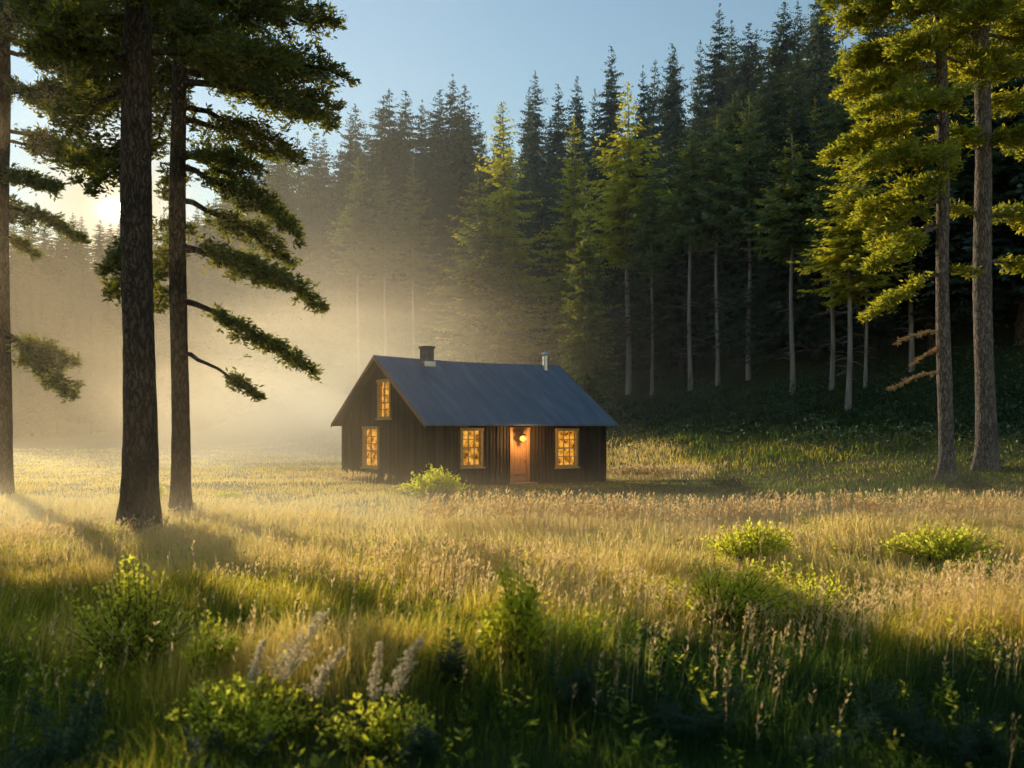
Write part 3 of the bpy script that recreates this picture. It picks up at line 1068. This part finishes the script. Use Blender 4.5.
# ------------------------------------------------------------------ forest spruces
def spruce_proto(name, leaf, bark, crown0, whorls, slim, per=8, droop=.35, ragged=.25, tr=.011, sparse_low=0.0, big=1.0):
    """unit height 1 => built at 20 m; crown from crown0 to the tip"""
    H = 20.0
    t = thing(name, '-', 'tree')
    gt, gl = Geo(), Geo()
    n = 14
    z = np.linspace(-1.2, H * .985, n)
    f = np.clip(z / H, 0, 1)
    gt.tube(np.column_stack([.06 * np.sin(z * .5), .06 * np.sin(z * .4 + 2), z]), np.maximum(.012, tr * H * (1 - f) ** .8 * (1 + .35 * np.exp(-np.maximum(z, 0) / .5))), 9)
    P_, D_, L_, W_, A_, N_ = [], [], [], [], [], []
    for w in range(whorls):
        fw_ = w / (whorls - 1)
        sf = .48 + .52 * (1 - fw_) ** .6
        zw = H * (crown0 + (1 - crown0) * fw_ ** .92) + R.uniform(-.2, .2)
        prof = (1 - fw_) ** .72 * (1 if fw_ > .12 else .6 + 3.3 * fw_)
        rad = slim * H * max(prof, .012)
        m = max(4, int(per * (1 - .5 * fw_)))
        for k in range(m):
            if fw_ < .3 and R.random() < sparse_low:
                continue
            az = 2 * PI * (k + R.uniform(-.5, .5)) / m + w * 1.9
            ln = rad * R.uniform(1 - ragged * 1.6, 1 + ragged)
            d = np.array([math.cos(az), math.sin(az), 0])
            side = np.array([-math.sin(az), math.cos(az), 0])
            kk = max(3, int(ln * 9))
            ts = (np.arange(kk) + R.random(kk)) / kk
            upt = .55 * (fw_ ** 2)
            zoff = ln * (upt * ts - droop * ts ** 1.3 + .16 * ts ** 4)
            zz = zw + R.uniform(-.28, .28) * 1.6 * (1 - .5 * fw_)
            pp = np.array([0, 0, zz]) + d * (ln * ts)[:, None]
            pp[:, 2] += zoff
            sg = np.where(np.arange(kk) % 2, 1, -1)
            sl = (.10 + .55 * (1 - ts)) * min(1.2, .42 * ln + .12)
            dd = d[None] * .75 + side[None] * sg[:, None] * .75 + np.array([0, 0, -.28]) + R.normal(0, .16, (kk, 3))
            P_.append(pp); D_.append(dd); L_.append((sl + .22 * big) * sf); W_.append((.075 + sl * .16) * big * sf)
            A_.append(.15 + .5 * ts + .35 * R.random(kk))
            N_.append(np.array([0, 0, 1.0]) + R.normal(0, .5, (kk, 3)))
            # hanging twigs under the branch
            k2 = max(2, kk // 2)
            t2 = R.random(k2)
            p2 = np.array([0, 0, zz]) + d * (ln * t2)[:, None]
            p2[:, 2] += ln * (upt * t2 - droop * t2 ** 1.3)
            P_.append(p2); D_.append(np.array([0, 0, -1.0]) + d * .6 + R.normal(0, .35, (k2, 3))); L_.append(np.full(k2, .32 * sf)); W_.append(np.full(k2, .07 * sf))
            A_.append(.1 + .4 * R.random(k2)); N_.append(R.normal(0, 1, (k2, 3)))
    P_.append(np.array([[0, 0, H * .955]])); D_.append(np.array([[0, 0, 1.0]])); L_.append(np.array([H * .05])); W_.append(np.array([.05])); A_.append(np.array([.6])); N_.append(np.array([[1., 0, 0]]))
    gl.cards(np.concatenate(P_), np.concatenate(D_), np.concatenate(L_), np.concatenate(W_), np.concatenate(N_), np.concatenate(A_))
    for i in range(int(22 * max(0, crown0 - .2) / .3)):
        zz = H * R.uniform(.10, crown0)
        az = R.uniform(0, 6.28)
        ln = R.uniform(.4, 1.6)
        p = np.array([0, 0, zz])
        q = p + np.array([math.cos(az) * ln, math.sin(az) * ln, R.uniform(-.5, .15) * ln])
        gt.tube(np.array([p, (p + q) / 2 + np.array([0, 0, .08 * ln]), q]), [.03, .018, .008], 4)
    a = gt.build('trunk', bark, t, smooth=True)
    b = gl.build('crown', leaf, t)
    KIDS[t.name] = [a, b]
    t.location = (0, -500, 0)
    return t


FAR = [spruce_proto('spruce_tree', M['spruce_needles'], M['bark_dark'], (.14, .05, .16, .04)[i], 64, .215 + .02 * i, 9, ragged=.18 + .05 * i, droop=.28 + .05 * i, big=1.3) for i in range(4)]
TALL = [spruce_proto('spruce_tree', M['sunlit_needles' if i == 0 else 'pale_needles'], M['bark_grey'], (.42, .50, .54)[i], 30, .16, 9, ragged=.32, droop=.2, sparse_low=.3, tr=.0085) for i in range(3)]
FULL = [spruce_proto('spruce_tree', M['pale_needles' if i == 0 else 'sunlit_needles'], M['bark_grey'], .10, 44, .20, 9, ragged=.28, droop=.3, big=1.15) for i in range(2)]
PROTOS = FAR + TALL + FULL
USED = set()


def place_spruce(proto, px, Y, ytop, wscale=1.0, label='', group=None, x=None):
    x = (px - CX) / F * Y if x is None else x
    zg = gz(x, Y)
    h = ZC + (HY - ytop) / F * Y - zg
    sc = (h / 20 * wscale, h / 20 * wscale, h / 20)
    if proto.name not in USED:
        USED.add(proto.name)
        proto.location = (x, Y, zg)
        proto.scale = sc
        proto.rotation_euler = (0, 0, R.uniform(0, 6.28))
        proto['label'] = label
        if group:
            proto['group'] = group
        elif 'group' in proto:
            del proto['group']
        return proto
    r = dup(proto, (x, Y, zg), sc, R.uniform(0, 6.28), label, group)
    if group:
        r.rotation_euler = (R.normal(0, .022), R.normal(0, .022), R.uniform(0, 6.28))
    return r


EDGE_GROUP = 'named spruces along the edge of the forest'
EDGE = [  # proto, px, depth, top py, width scale, label
    (FULL[0], 478, 92, 165, 1.25, 'wide green spruce with boughs to the ground, left of a ragged gold topped one'),
    (FULL[1], 503, 94, 104, 1.05, 'spruce with a ragged gold top above the left end of the cabin roof'),
    (FULL[1], 574, 92, 118, .9, 'spruce with a small gold tip between two larger gold topped spruces'),
    (FULL[0], 586, 74, 172, .72, 'narrow green spruce with hanging boughs right behind the stove pipe'),
    (TALL[0], 628, 84, 82, 1.15, 'tallest gold topped spruce, a full cone above the right cabin half'),
    (TALL[1], 652, 80, 160, .9, 'short green spruce on a thin trunk just right of the tallest gold topped one'),
    (TALL[2], 690, 76, 124, 1.1, 'pale green tree on a straight trunk, first of three right of the cabin'),
    (TALL[1], 717, 74, 115, 1.0, 'pale green tree on a straight trunk, middle of three right of the cabin'),
    (TALL[1], 749, 72, 94, 1.0, 'pale green tree with the longest bare trunk, last of three right of the cabin'),
    (TALL[2], 792, 64, 135, 1.25, 'leafy spruce with low layered boughs beside the long bare trunked tree'),
    (FULL[1], 815, 78, 98, .8, 'slim spruce with a gold tip just left of the big yellow pine'),
    (TALL[2], 832, 62, 150, 1.25, 'green tree on a pale trunk under the left boughs of the yellow pine'),
    (TALL[0], 849, 57, 140, 1.3, 'tree on the palest trunk, nearest the meadow under the yellow pine'),
    (TALL[2], 866, 60, 170, 1.0, 'tree on a pale trunk standing close right of the palest trunk'),
    (TALL[2], 911, 60, 60, 1.0, 'tree on a thick grey trunk deep in shade behind the dead branches'),
    (TALL[1], 1022, 58, 40, 1.0, 'tree on a bluish trunk at the right end of the forest'),
    (TALL[2], 358, 118, 160, .8, 'first of the thin trunks seen through the haze left of the cabin'),
    (TALL[2], 385, 116, 170, .8, 'second of the thin trunks seen through the haze left of the cabin'),
    (TALL[1], 413, 112, 160, .8, 'third of the thin trunks seen through the haze left of the cabin'),
]
for pr, px, Y, yt, ws, lab in EDGE:
    place_spruce(pr, px, Y, yt, ws, lab)

SKY_PX = [-200, 0, 60, 120, 200, 250, 275, 300, 352, 385, 418, 445, 480, 520, 550, 575, 603, 645, 680, 705, 735, 762, 790, 830, 880, 960, 1200]
SKY_PY = [215, 225, 232, 236, 222, 190, 165, 140, 108, 95, 90, 80, 64, 70, 42, 66, 18, 25, 28, 24, 14, 4, 6, -8, -30, -50, -60]
FLAB = 'dark spruce standing in the mass of the shaded hillside forest'
count = 0
spots = []
for row, s0 in enumerate([10, 16, 23, 31, 40, 49]):
    step = [6.0, 6.0, 6.4, 6.6, 6.4, 6.2][row]
    u = -18
    while u < 135:
        uu = u + R.uniform(-1.3, 1.3)
        s = s0 + R.uniform(-1.6, 1.6)
        x = 25 - .55 * uu + .835 * s
        y = 52 + .835 * uu + .55 * s
        px = CX + F * x / y
        u += step
        if px < 262 or px > 1110:
            continue
        spots.append((row, px, x, y))
for row, px, x, y in spots:
    sk = float(np.interp(px, SKY_PX, SKY_PY))
    zg = gz(x, y)
    hmax = ZC + (HY - sk) / F * y - zg
    if row >= 4:
        h = hmax + R.normal(0, 1.6) - (0 if R.random() < .6 else 3)
    else:
        h = min(R.uniform(17, 25), hmax - R.uniform(3, 8))
    h = float(np.clip(h, 9, 40))
    yt = HY - (h + zg - ZC) * F / y
    place_spruce(FAR[R.integers(4)] if R.random() < .8 or row > 1 else TALL[1 + R.integers(2)], px, y, yt, R.uniform(.72, 1.3) * min(1.25, 24 / h), FLAB, 'dark spruces filling the forest hillside', x=x)
# the shoulder of the hill left of the cabin, in haze
for row, Y0 in enumerate([128, 137, 146]):
    for px in np.arange(272, 470, 19 - 2 * row):
        p_ = px + R.uniform(-6, 6)
        y = Y0 + R.uniform(-4, 4) - .06 * (p_ - 360)
        sk = float(np.interp(p_, SKY_PX, SKY_PY))
        yt = sk + (R.normal(2, 5) if row == 2 else R.uniform(30, 80))
        place_spruce(FAR[R.integers(4)], p_, y, yt, R.uniform(.75, .95), 'grey green spruce on the hazy hill shoulder left of the cabin', 'spruces on the hazy hill shoulder')
LLAB = 'hazy spruce on the distant hillside beyond the tall pines'
for row, Y0 in enumerate([205, 232, 262, 300]):
    for px in np.arange(-60, 300, 15 - row):
        p_ = px + R.uniform(-5, 5)
        y = Y0 + R.uniform(-8, 8)
        x = (p_ - CX) / F * y
        zg = gz(x, y)
        h = R.uniform(20, 28)
        sk = float(np.interp(p_, SKY_PX, SKY_PY)) - 16
        yt = HY - (h + zg - ZC) * F / y
        if row == 3 or yt < sk:
            yt = sk + R.normal(0, 4) + (0 if row == 3 else 12)
        place_spruce(FAR[R.integers(4)], p_, y, yt, R.uniform(.85, 1.1), LLAB, 'spruces on the distant hazy hillside')


# ------------------------------------------------------------------ undergrowth at the forest edge
def undergrowth():
    g = Geo()
    m = 60000
    u = R.uniform(-22, 60, m)
    s = R.normal(-1, 4.2, m)
    x = 25 - .55 * u + .835 * s
    y = 52 + .835 * u + .55 * s
    dens = vnoise(x * .45, y * .45, 21)
    k = R.random(m) < dens ** 1.5 * 1.6
    x, y, dens = x[k], y[k], dens[k]
    m = len(x)
    P = np.column_stack([x, y, ground(x, y) + R.random(m) ** 1.5 * 1.3 * dens])
    D = np.column_stack([R.normal(0, 1, m), R.normal(0, 1, m), R.normal(.35, .5, m)])
    g.cards(P, D, .16 + .22 * R.random(m) ** 2, .04 + .05 * R.random(m) ** 2)
    tag(g.build('undergrowth', M['fern_leaves']), 'low dark green undergrowth along the foot of the forest', 'undergrowth', kind='stuff')


undergrowth()
# unseen young trees added left of the view to shade the near left meadow
for x_, y_, h_, lab in ((-14.2, 20.6, 5.6, 'unseen young spruce added at the left for its shade'), (-13.2, 17.2, 5.0, 'second unseen young spruce added at the left for its shade, nearer')):
    place_spruce(FAR[1], CX + F * x_ / y_, y_, HY - (h_ + gz(x_, y_) - ZC) * F / y_, 1.3, lab, 'unseen young spruces added for shade')


# ------------------------------------------------------------------ shrubs and plants
def spot(px, py, y0=5.5, y1=60):
    ys = np.arange(y0, y1, .02)
    xs = (px - CX) / F * ys
    sy = HY + (ZC - ground(xs, ys)) / ys * F
    i = np.argmax(sy <= py)
    return float(xs[i]), float(ys[i])


def shrub(name, label, cat, px, py, Y, w, h, shoots, leaf=.05, mat='shrub_leaves', lobes=3, lean=(0, 0), tips=.5, group='shrubs growing in the meadow', wid=.30, seed=0):
    x, y = spot(px, py)
    w, h = w * y / Y, h * y / Y
    t = thing(name, label, cat, (x, y, gz(x, y)), group=group)
    gs, gl = Geo(), Geo()
    lob = [(R.uniform(-.5, .5) * w * .55, R.uniform(-.5, .5) * w * .45, R.uniform(.75, 1.0)) for _ in range(lobes)]
    for i in range(shoots):
        lx, ly, lh = lob[i % lobes]
        az = R.uniform(0, 2 * PI)
        rr = math.sqrt(R.random())
        ex = lx + math.cos(az) * rr * w * .42 + lean[0] * h
        ey = ly + math.sin(az) * rr * w * .36 + lean[1] * h
        ez = h * lh * (1 - .55 * rr ** 2) * R.uniform(.55, 1.0 + tips * .35)
        p0 = np.array([lx * .45 + R.normal(0, .04), ly * .45 + R.normal(0, .04), -.05])
        p1 = np.array([ex, ey, ez])
        mid = (p0 + p1) / 2 + np.array([(ex - lx) * .15, (ey - ly) * .15, .12 * h])
        pts = bez(p0, mid, p1, 6)
        gs.tube(pts, np.linspace(.008, .002, 6) * (h + .4), 4)
        k = int(12 + 18 * ez / (leaf * 14))
        ts = .18 + .82 * R.random(k) ** .8
        P_ = (1 - ts)[:, None] ** 2 * p0 + 2 * (ts * (1 - ts))[:, None] * mid + ts[:, None] ** 2 * p1
        ax = (p1 - mid) / np.linalg.norm(p1 - mid)
        D = R.normal(0, .75, (k, 3)) + ax * .7
        P_ += R.normal(0, leaf * .5, (k, 3))
        gl.cards(P_, D, leaf * 1.1 * (.55 + .8 * R.random(k)), leaf * wid * (.7 + .5 * R.random(k)), a=np.clip(.25 + .5 * ts * R.random(k) + .25 * R.random(k), 0, 1))
    gs.build('stem', M['stem'], t)
    gl.build('foliage', M[mat], t)
    return t


shrub('shrub', 'large yellow green bush on the left with fluffy pale tips', 'bush', 143, 680, 9.2, 1.3, 1.12, 170, .045, lobes=4, tips=.8)
shrub('shrub', 'smaller bush leaning right, beside the large yellow green one', 'bush', 203, 682, 8.9, .65, .72, 80, .045, lobes=2, lean=(.12, 0))
shrub('shrub', 'low spreading yellow bush at the foot of the pale plumes', 'bush', 235, 745, 7.6, 1.5, .55, 210, .042, lobes=5)
shrub('shrub', 'dark low bush under the pair of thin plumes', 'bush', 385, 750, 7.5, .85, .46, 110, .04, lobes=3)
shrub('sapling', 'bright upright leafy sapling alone in the middle of the meadow', 'sapling', 525, 662, 10.2, .78, 1.02, 70, .06, lobes=2, tips=.9, wid=.36)
shrub('shrub', 'round dark bush with a long shadow in the gold field', 'bush', 748, 566, 17.5, 1.7, .85, 150, .075, lobes=3)
shrub('shrub', 'small bush touching the right of the round dark one', 'bush', 780, 582, 16.8, .9, .45, 50, .05, lobes=2)
shrub('shrub', 'broad low bush with dark front, left one of the close pair', 'bush', 708, 622, 13.2, 2.0, .95, 190, .06, lobes=4)
shrub('shrub', 'sunlit yellow bush, right one of the close pair', 'bush', 808, 628, 12.9, 1.5, .85, 140, .058, lobes=4, tips=.9)
shrub('shrub', 'flat wide bush at the right of the gold field', 'bush', 940, 560, 19.0, 2.2, .75, 140, .075, lobes=4)
shrub('shrub', 'pale low bush below the flat wide one at the right', 'bush', 985, 580, 17.6, 1.8, .55, 90, .055, lobes=4)
shrub('shrub', 'yellow green bush against the near corner of the cabin', 'bush', 443, 499, 33.2, 2.8, 1.15, 170, .11, lobes=4, lean=(.1, 0))
shrub('shrub', 'small round tussock in the pale grass left of the cabin', 'tussock', 228, 497, 31.0, .7, .22, 40, .07, lobes=2)
shrub('shrub', 'leafy yellow plant at the left foot of the thickest trunk', 'plant', 100, 540, 20.6, 1.5, .45, 60, .06, lobes=3)
shrub('shrub', 'thin yellow plant between the two left trunks', 'plant', 160, 500, 29.5, .5, .75, 26, .07, lobes=1)
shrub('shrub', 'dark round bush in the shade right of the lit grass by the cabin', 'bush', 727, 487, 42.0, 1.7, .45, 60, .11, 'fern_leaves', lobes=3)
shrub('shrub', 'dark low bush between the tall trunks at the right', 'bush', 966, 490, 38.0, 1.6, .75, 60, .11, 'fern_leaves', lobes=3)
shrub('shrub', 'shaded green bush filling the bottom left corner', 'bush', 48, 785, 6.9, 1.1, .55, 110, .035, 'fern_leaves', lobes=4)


def plume(label, px, py, Y, tx, ty, w, group='pale flowering plumes'):
    """a leaning spike of fluffy pale flowers"""
    b = Vector((*spot(px, py), 0))
    Y = b.y
    e = at(tx, ty, Y)
    t = thing('flower_plume', label, 'wildflower', (b.x, Y, gz(b.x, Y)), group=group)
    p0 = np.array([0, 0, -.03])
    p1 = np.array([e.x - b.x, .05, e.z - gz(b.x, Y)])
    mid = (p0 + p1) / 2 + np.array([-.25 * (p1[0]), 0, .02])
    gs, gl = Geo(), Geo()
    pts = bez(p0, mid, p1, 9)
    gs.tube(pts, np.linspace(.006, .0015, 9), 5)
    for i in range(46):
        f = .38 + .62 * (i + R.random()) / 46
        c = (1 - f) ** 2 * p0 + 2 * f * (1 - f) * mid + f * f * p1
        az = R.uniform(0, 6.28)
        ln = w * (1 - .85 * ((f - .38) / .62)) * R.uniform(.5, 1.1) + .012
        d = np.array([math.cos(az), math.sin(az) * .8, R.uniform(.5, 1.2)])
        d /= np.linalg.norm(d)
        gs.tube(np.array([c, c + d * ln * .5, c + d * ln]), [.0014, .001, .0007], 3)
        k = int(14 + 170 * ln)
        ts = R.random(k)
        P_ = c + d * (ln * ts)[:, None] + R.normal(0, .007, (k, 3))
        gl.cards(P_, R.normal(0, .8, (k, 3)) + d * .6, .015 + .015 * R.random(k), .0055, a=R.random(k))
    gs.build('stem', M['stem'], t)
    gl.build('panicle', M['plume'], t)


plume('largest pale plume, leaning right above the low yellow bush', 268, 726, 7.6, 324, 616, .22)
plume('second pale plume just right of the largest one', 304, 728, 7.5, 342, 652, .13)
plume('short pale plume left of the largest one', 246, 724, 7.7, 262, 643, .08)
plume('thin upright plume, left one of the right hand pair', 372, 734, 7.5, 378, 646, .07)
plume('leaning plume, right one of the right hand pair', 384, 736, 7.4, 421, 642, .13)


def fern(label, px, py, Y, h, fr, mat='fern_leaves', group='dark leafy plants in the shaded foreground'):
    """several upright stems, each with tiers of small feathery fronds"""
    x, y = spot(px, py)
    t = thing('leafy_plant', label, 'plant', (x, y, gz(x, y)), group=group)
    gs, gl = Geo(), Geo()
    for st in range(max(3, fr // 2)):
        sx, sy = R.normal(0, .10 * h * 2), R.normal(0, .10 * h * 2)
        hh = h * R.uniform(.7, 1.25)
        top = np.array([sx * 2.0 + R.normal(0, .05), sy * 2.0, hh])
        p0 = np.array([sx, sy, -.03])
        mid = (p0 + top) / 2 + np.array([R.normal(0, .03), R.normal(0, .03), .03])
        pts = bez(p0, mid, top, 7)
        gs.tube(pts, np.linspace(.004, .0012, 7), 4)
        for i in range(9):
            f = .22 + .78 * (i + R.random() * .6) / 9
            c = (1 - f) ** 2 * p0 + 2 * f * (1 - f) * mid + f * f * top
            for q in range(4):
                az = R.uniform(0, 6.28)
                ln = h * (.40 * (1 - f) + .10) * R.uniform(.7, 1.2)
                d = np.array([math.cos(az), math.sin(az), .25 + .5 * f])
                d /= np.linalg.norm(d)
                e = c + d * ln + np.array([0, 0, -.12 * ln])
                gs.tube(np.array([c, (c + e) / 2 + np.array([0, 0, .05 * ln]), e]), [.0014, .001, .0006], 3)
                k = 16
                ts = np.linspace(.12, 1, k)
                P_ = c + (e - c) * ts[:, None]
                P_[:, 2] += .05 * ln * np.sin(PI * ts)
                side = np.cross(d, [0, 0, 1.0])
                side /= np.linalg.norm(side)
                sg = np.where(np.arange(k) % 2, 1, -1)[:, None]
                L = ln * .30 * np.sin(PI * np.clip(.15 + ts * .8, 0, 1)) + .008
                D = side[None] * sg + d * .6 + R.normal(0, .2, (k, 3))
                gl.cards(P_, D, L, L * .17, np.array([0, 0, 1.0]) + R.normal(0, .25, (k, 3)))
    gs.build('stem', M['stem'], t)
    gl.build('foliage', M[mat], t)


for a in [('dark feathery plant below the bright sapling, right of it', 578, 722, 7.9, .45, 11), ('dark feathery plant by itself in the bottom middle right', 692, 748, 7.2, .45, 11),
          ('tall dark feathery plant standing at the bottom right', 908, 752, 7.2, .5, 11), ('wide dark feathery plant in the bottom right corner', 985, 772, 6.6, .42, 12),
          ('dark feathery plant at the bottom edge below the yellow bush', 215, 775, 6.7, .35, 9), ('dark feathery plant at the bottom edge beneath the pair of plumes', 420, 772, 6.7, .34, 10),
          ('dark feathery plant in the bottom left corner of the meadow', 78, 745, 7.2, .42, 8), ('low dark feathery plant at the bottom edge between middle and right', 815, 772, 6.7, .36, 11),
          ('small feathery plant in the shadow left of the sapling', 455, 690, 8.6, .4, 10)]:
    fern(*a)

# ------------------------------------------------------------------ mist: one body of air enclosing the whole place
def mist():
    mb = MB()
    mb.box(-330, 330, -60, 420, -30, 120)
    m, nt, out = new_mat('mist')
    geo = nt.nodes.new('ShaderNodeTexCoord')
    sep = nt.nodes.new('ShaderNodeSeparateXYZ')
    nt.links.new(geo.outputs['Object'], sep.inputs[0])
    X, Y, Z = sep.outputs
    def smooth(v, a, b):
        n = nt.nodes.new('ShaderNodeMapRange')
        n.interpolation_type = 'SMOOTHSTEP'
        n.inputs['From Min'].default_value = a
        n.inputs['From Max'].default_value = b
        nt.links.new(v, n.inputs['Value'])
        return n.outputs[0]
    mul = lambda *a: a[0] if len(a) == 1 else math_(nt, 'MULTIPLY', a[0], mul(*a[1:]))
    add = lambda a, b: math_(nt, 'ADD', a, b)
    # thin haze everywhere, falling off with height
    haze = mul(math_(nt, 'EXPONENT', math_(nt, 'MULTIPLY', Z, -1 / 26.0)), smooth(Y, 40.0, 95.0), math_(nt, 'SUBTRACT', 1.0, math_(nt, 'MULTIPLY', smooth(Y, 110, 190), .6)), math_(nt, 'SUBTRACT', 1.0, math_(nt, 'MULTIPLY', smooth(X, -22, -42), .85)), math_(nt, 'SUBTRACT', 1.0, math_(nt, 'MULTIPLY', smooth(X, -16, 12), .35)), HAZE)
    # a fog bank over the clearing left of and behind the cabin
    nz = noise(nt, mapping(nt, geo.outputs['Object'], (.045, .04, .15)), 1.0, 3)
    sq = lambda v, c, r: math_(nt, 'POWER', math_(nt, 'DIVIDE', math_(nt, 'SUBTRACT', v, c), r), 2)
    bell = lambda *q: math_(nt, 'EXPONENT', math_(nt, 'MULTIPLY', add(add(q[0], q[1]), q[2]), -1))
    bank = mul(bell(sq(X, -13.5, 11.5), sq(Y, 74.0, 19.0), sq(Z, 3.5, 7.0)), smooth(nz, .36, .62), BANK)
    # thinner air mist among the tall pines at the left, where the sun comes through in shafts
    shafts = mul(smooth(Y, 13, 28), math_(nt, 'SUBTRACT', 1, smooth(Y, 48, 72)), math_(nt, 'SUBTRACT', 1, smooth(X, -8, 3)), math_(nt, 'EXPONENT', math_(nt, 'MULTIPLY', Z, -1 / 13.0)), .0045)
    # a film over the grass
    film = mul(math_(nt, 'EXPONENT', math_(nt, 'MULTIPLY', math_(nt, 'MAXIMUM', Z, 0), -1 / .5)), smooth(Y, 14, 22), math_(nt, 'SUBTRACT', 1, math_(nt, 'MULTIPLY', smooth(Y, 27, 33), .9)), math_(nt, 'SUBTRACT', 1, smooth(Y, 90, 130)), FILM)
    def scatter_node(dens, g, col):
        v = nt.nodes.new('ShaderNodeVolumeScatter')
        v.inputs['Color'].default_value = (*col, 1)
        v.inputs['Anisotropy'].default_value = g
        nt.links.new(dens, v.inputs['Density'])
        return v.outputs[0]
    ad = nt.nodes.new('ShaderNodeAddShader')
    nt.links.new(scatter_node(haze, .1, (.80, .93, 1)), ad.inputs[0])
    nt.links.new(scatter_node(add(add(bank, film), shafts), .58, (1, .80, .52)), ad.inputs[1])
    nt.links.new(ad.outputs[0], out.inputs['Volume'])
    m.cycles.volume_step_rate = 1.4
    m.cycles.volume_sampling = 'MULTIPLE_IMPORTANCE'
    o = mb.build('mist', m)
    tag(o, 'golden morning mist hanging over the meadow and the forest foot', 'mist', kind='stuff')


HAZE, BANK, FILM = .0046, .074, .07
mist()

# ------------------------------------------------------------------ sun, sky, camera
SUN_AZ, SUN_EL = math.radians(-35), math.radians(14.4)
sd = Vector((math.sin(SUN_AZ) * math.cos(SUN_EL), math.cos(SUN_AZ) * math.cos(SUN_EL), math.sin(SUN_EL)))
L = bpy.data.lights.new('sun_light', 'SUN')
L.energy = 5.0
L.angle = math.radians(.6)
L.color = (1, .83, .55)
so = bpy.data.objects.new('sun_light', L)
C.objects.link(so)
so.rotation_euler = sd.to_track_quat('Z', 'Y').to_euler()

# the disc itself, far off beyond the trees
sp = at(111, 210, 1000.0)
mb = MB()
rr = 11 / F * 1000
mb.lathe([(max(.01, rr * math.sin(PI * k / 16)), -rr * math.cos(PI * k / 16)) for k in range(17)], 32)
M['sun'] = emit_mat('sun_disc', [(0, (1, .9, .7)), (1, (1, .9, .7))], 30)
o = mb.build('sun', M['sun'], smooth=True)
o.location = sp
tag(o, 'low white sun at the treeline', 'sun', kind='structure')
GLOW = (sp - Vector((0, 0, ZC))).normalized()

w = bpy.data.worlds.new('World')
scene.world = w
w.use_nodes = True
nt = w.node_tree
nt.nodes.clear()
wo = nt.nodes.new('ShaderNodeOutputWorld')
bg = nt.nodes.new('ShaderNodeBackground')
sky = nt.nodes.new('ShaderNodeTexSky')
sky.sky_type = 'NISHITA'
sky.sun_disc = False
sky.sun_elevation = SUN_EL
sky.sun_rotation = SUN_AZ
sky.air_density = 1.7
sky.dust_density = 0
sky.ozone_density = 3.2
bg.inputs[1].default_value = .15
# bright aureole of hazy air round the sun
tc = nt.nodes.new('ShaderNodeTexCoord')
dp = nt.nodes.new('ShaderNodeVectorMath')
dp.operation = 'DOT_PRODUCT'
nt.links.new(tc.outputs['Generated'], dp.inputs[0])
dp.inputs[1].default_value = GLOW
one = math_(nt, 'SUBTRACT', 1.0, dp.outputs['Value'])
lobe = lambda k, a: math_(nt, 'MULTIPLY', math_(nt, 'EXPONENT', math_(nt, 'MULTIPLY', one, -k)), a)
gg = 1.0
gc = mixc(nt, 1.0, (1, 1, 1), mixc(nt, 1.0, mixc(nt, lobe(9, 1.0), (0, 0, 0), (1.0, .8, .65)), mixc(nt, lobe(600, 1.0), (0, 0, 0), (.6, .4, .2)), 'ADD'))
glow = nt.nodes.new('ShaderNodeVectorMath')
glow.operation = 'SCALE'
nt.links.new(gc, glow.inputs[0])
glow.inputs['Scale'].default_value = gg
sm = nt.nodes.new('ShaderNodeVectorMath')
sm.operation = 'ADD'
nt.links.new(sky.outputs[0], sm.inputs[0])
nt.links.new(glow.outputs[0], sm.inputs[1])
nt.links.new(mixc(nt, lobe(7000, .9), mixc(nt, lobe(430, .92), sm.outputs[0], (7.0, 5.3, 3.0)), (11.0, 10.0, 8.0)), bg.inputs[0])
nt.links.new(bg.outputs[0], wo.inputs[0])

cam = bpy.data.cameras.new('camera')
cam.sensor_width = 36
cam.lens = 36 * F / 1024
cam.shift_y = (HY - 384) / 1024
cam.clip_end = 5000
cam.dof.use_dof = True
cam.dof.focus_distance = 38
cam.dof.aperture_fstop = 1.3
co = bpy.data.objects.new('camera', cam)
C.objects.link(co)
co.location = (0, 0, ZC)
co.rotation_euler = (PI / 2, 0, 0)
scene.camera = co

vs = scene.view_settings
scene.display_settings.display_device = 'sRGB'
vs.view_transform = 'Standard'
vs.look = 'None'
vs.exposure = 0
vs.gamma = 1
cy = scene.cycles
cy.max_bounces = 6
cy.diffuse_bounces = 3
cy.glossy_bounces = 2
cy.transmission_bounces = 4
cy.volume_bounces = 0
cy.transparent_max_bounces = 6
cy.sample_clamp_indirect = 4
cy.volume_max_steps = 256
cy.use_adaptive_sampling = True
cy.adaptive_threshold = .045
cy.use_denoising = True
try:
    cy.denoiser = 'OPENIMAGEDENOISE'
except Exception:
    pass
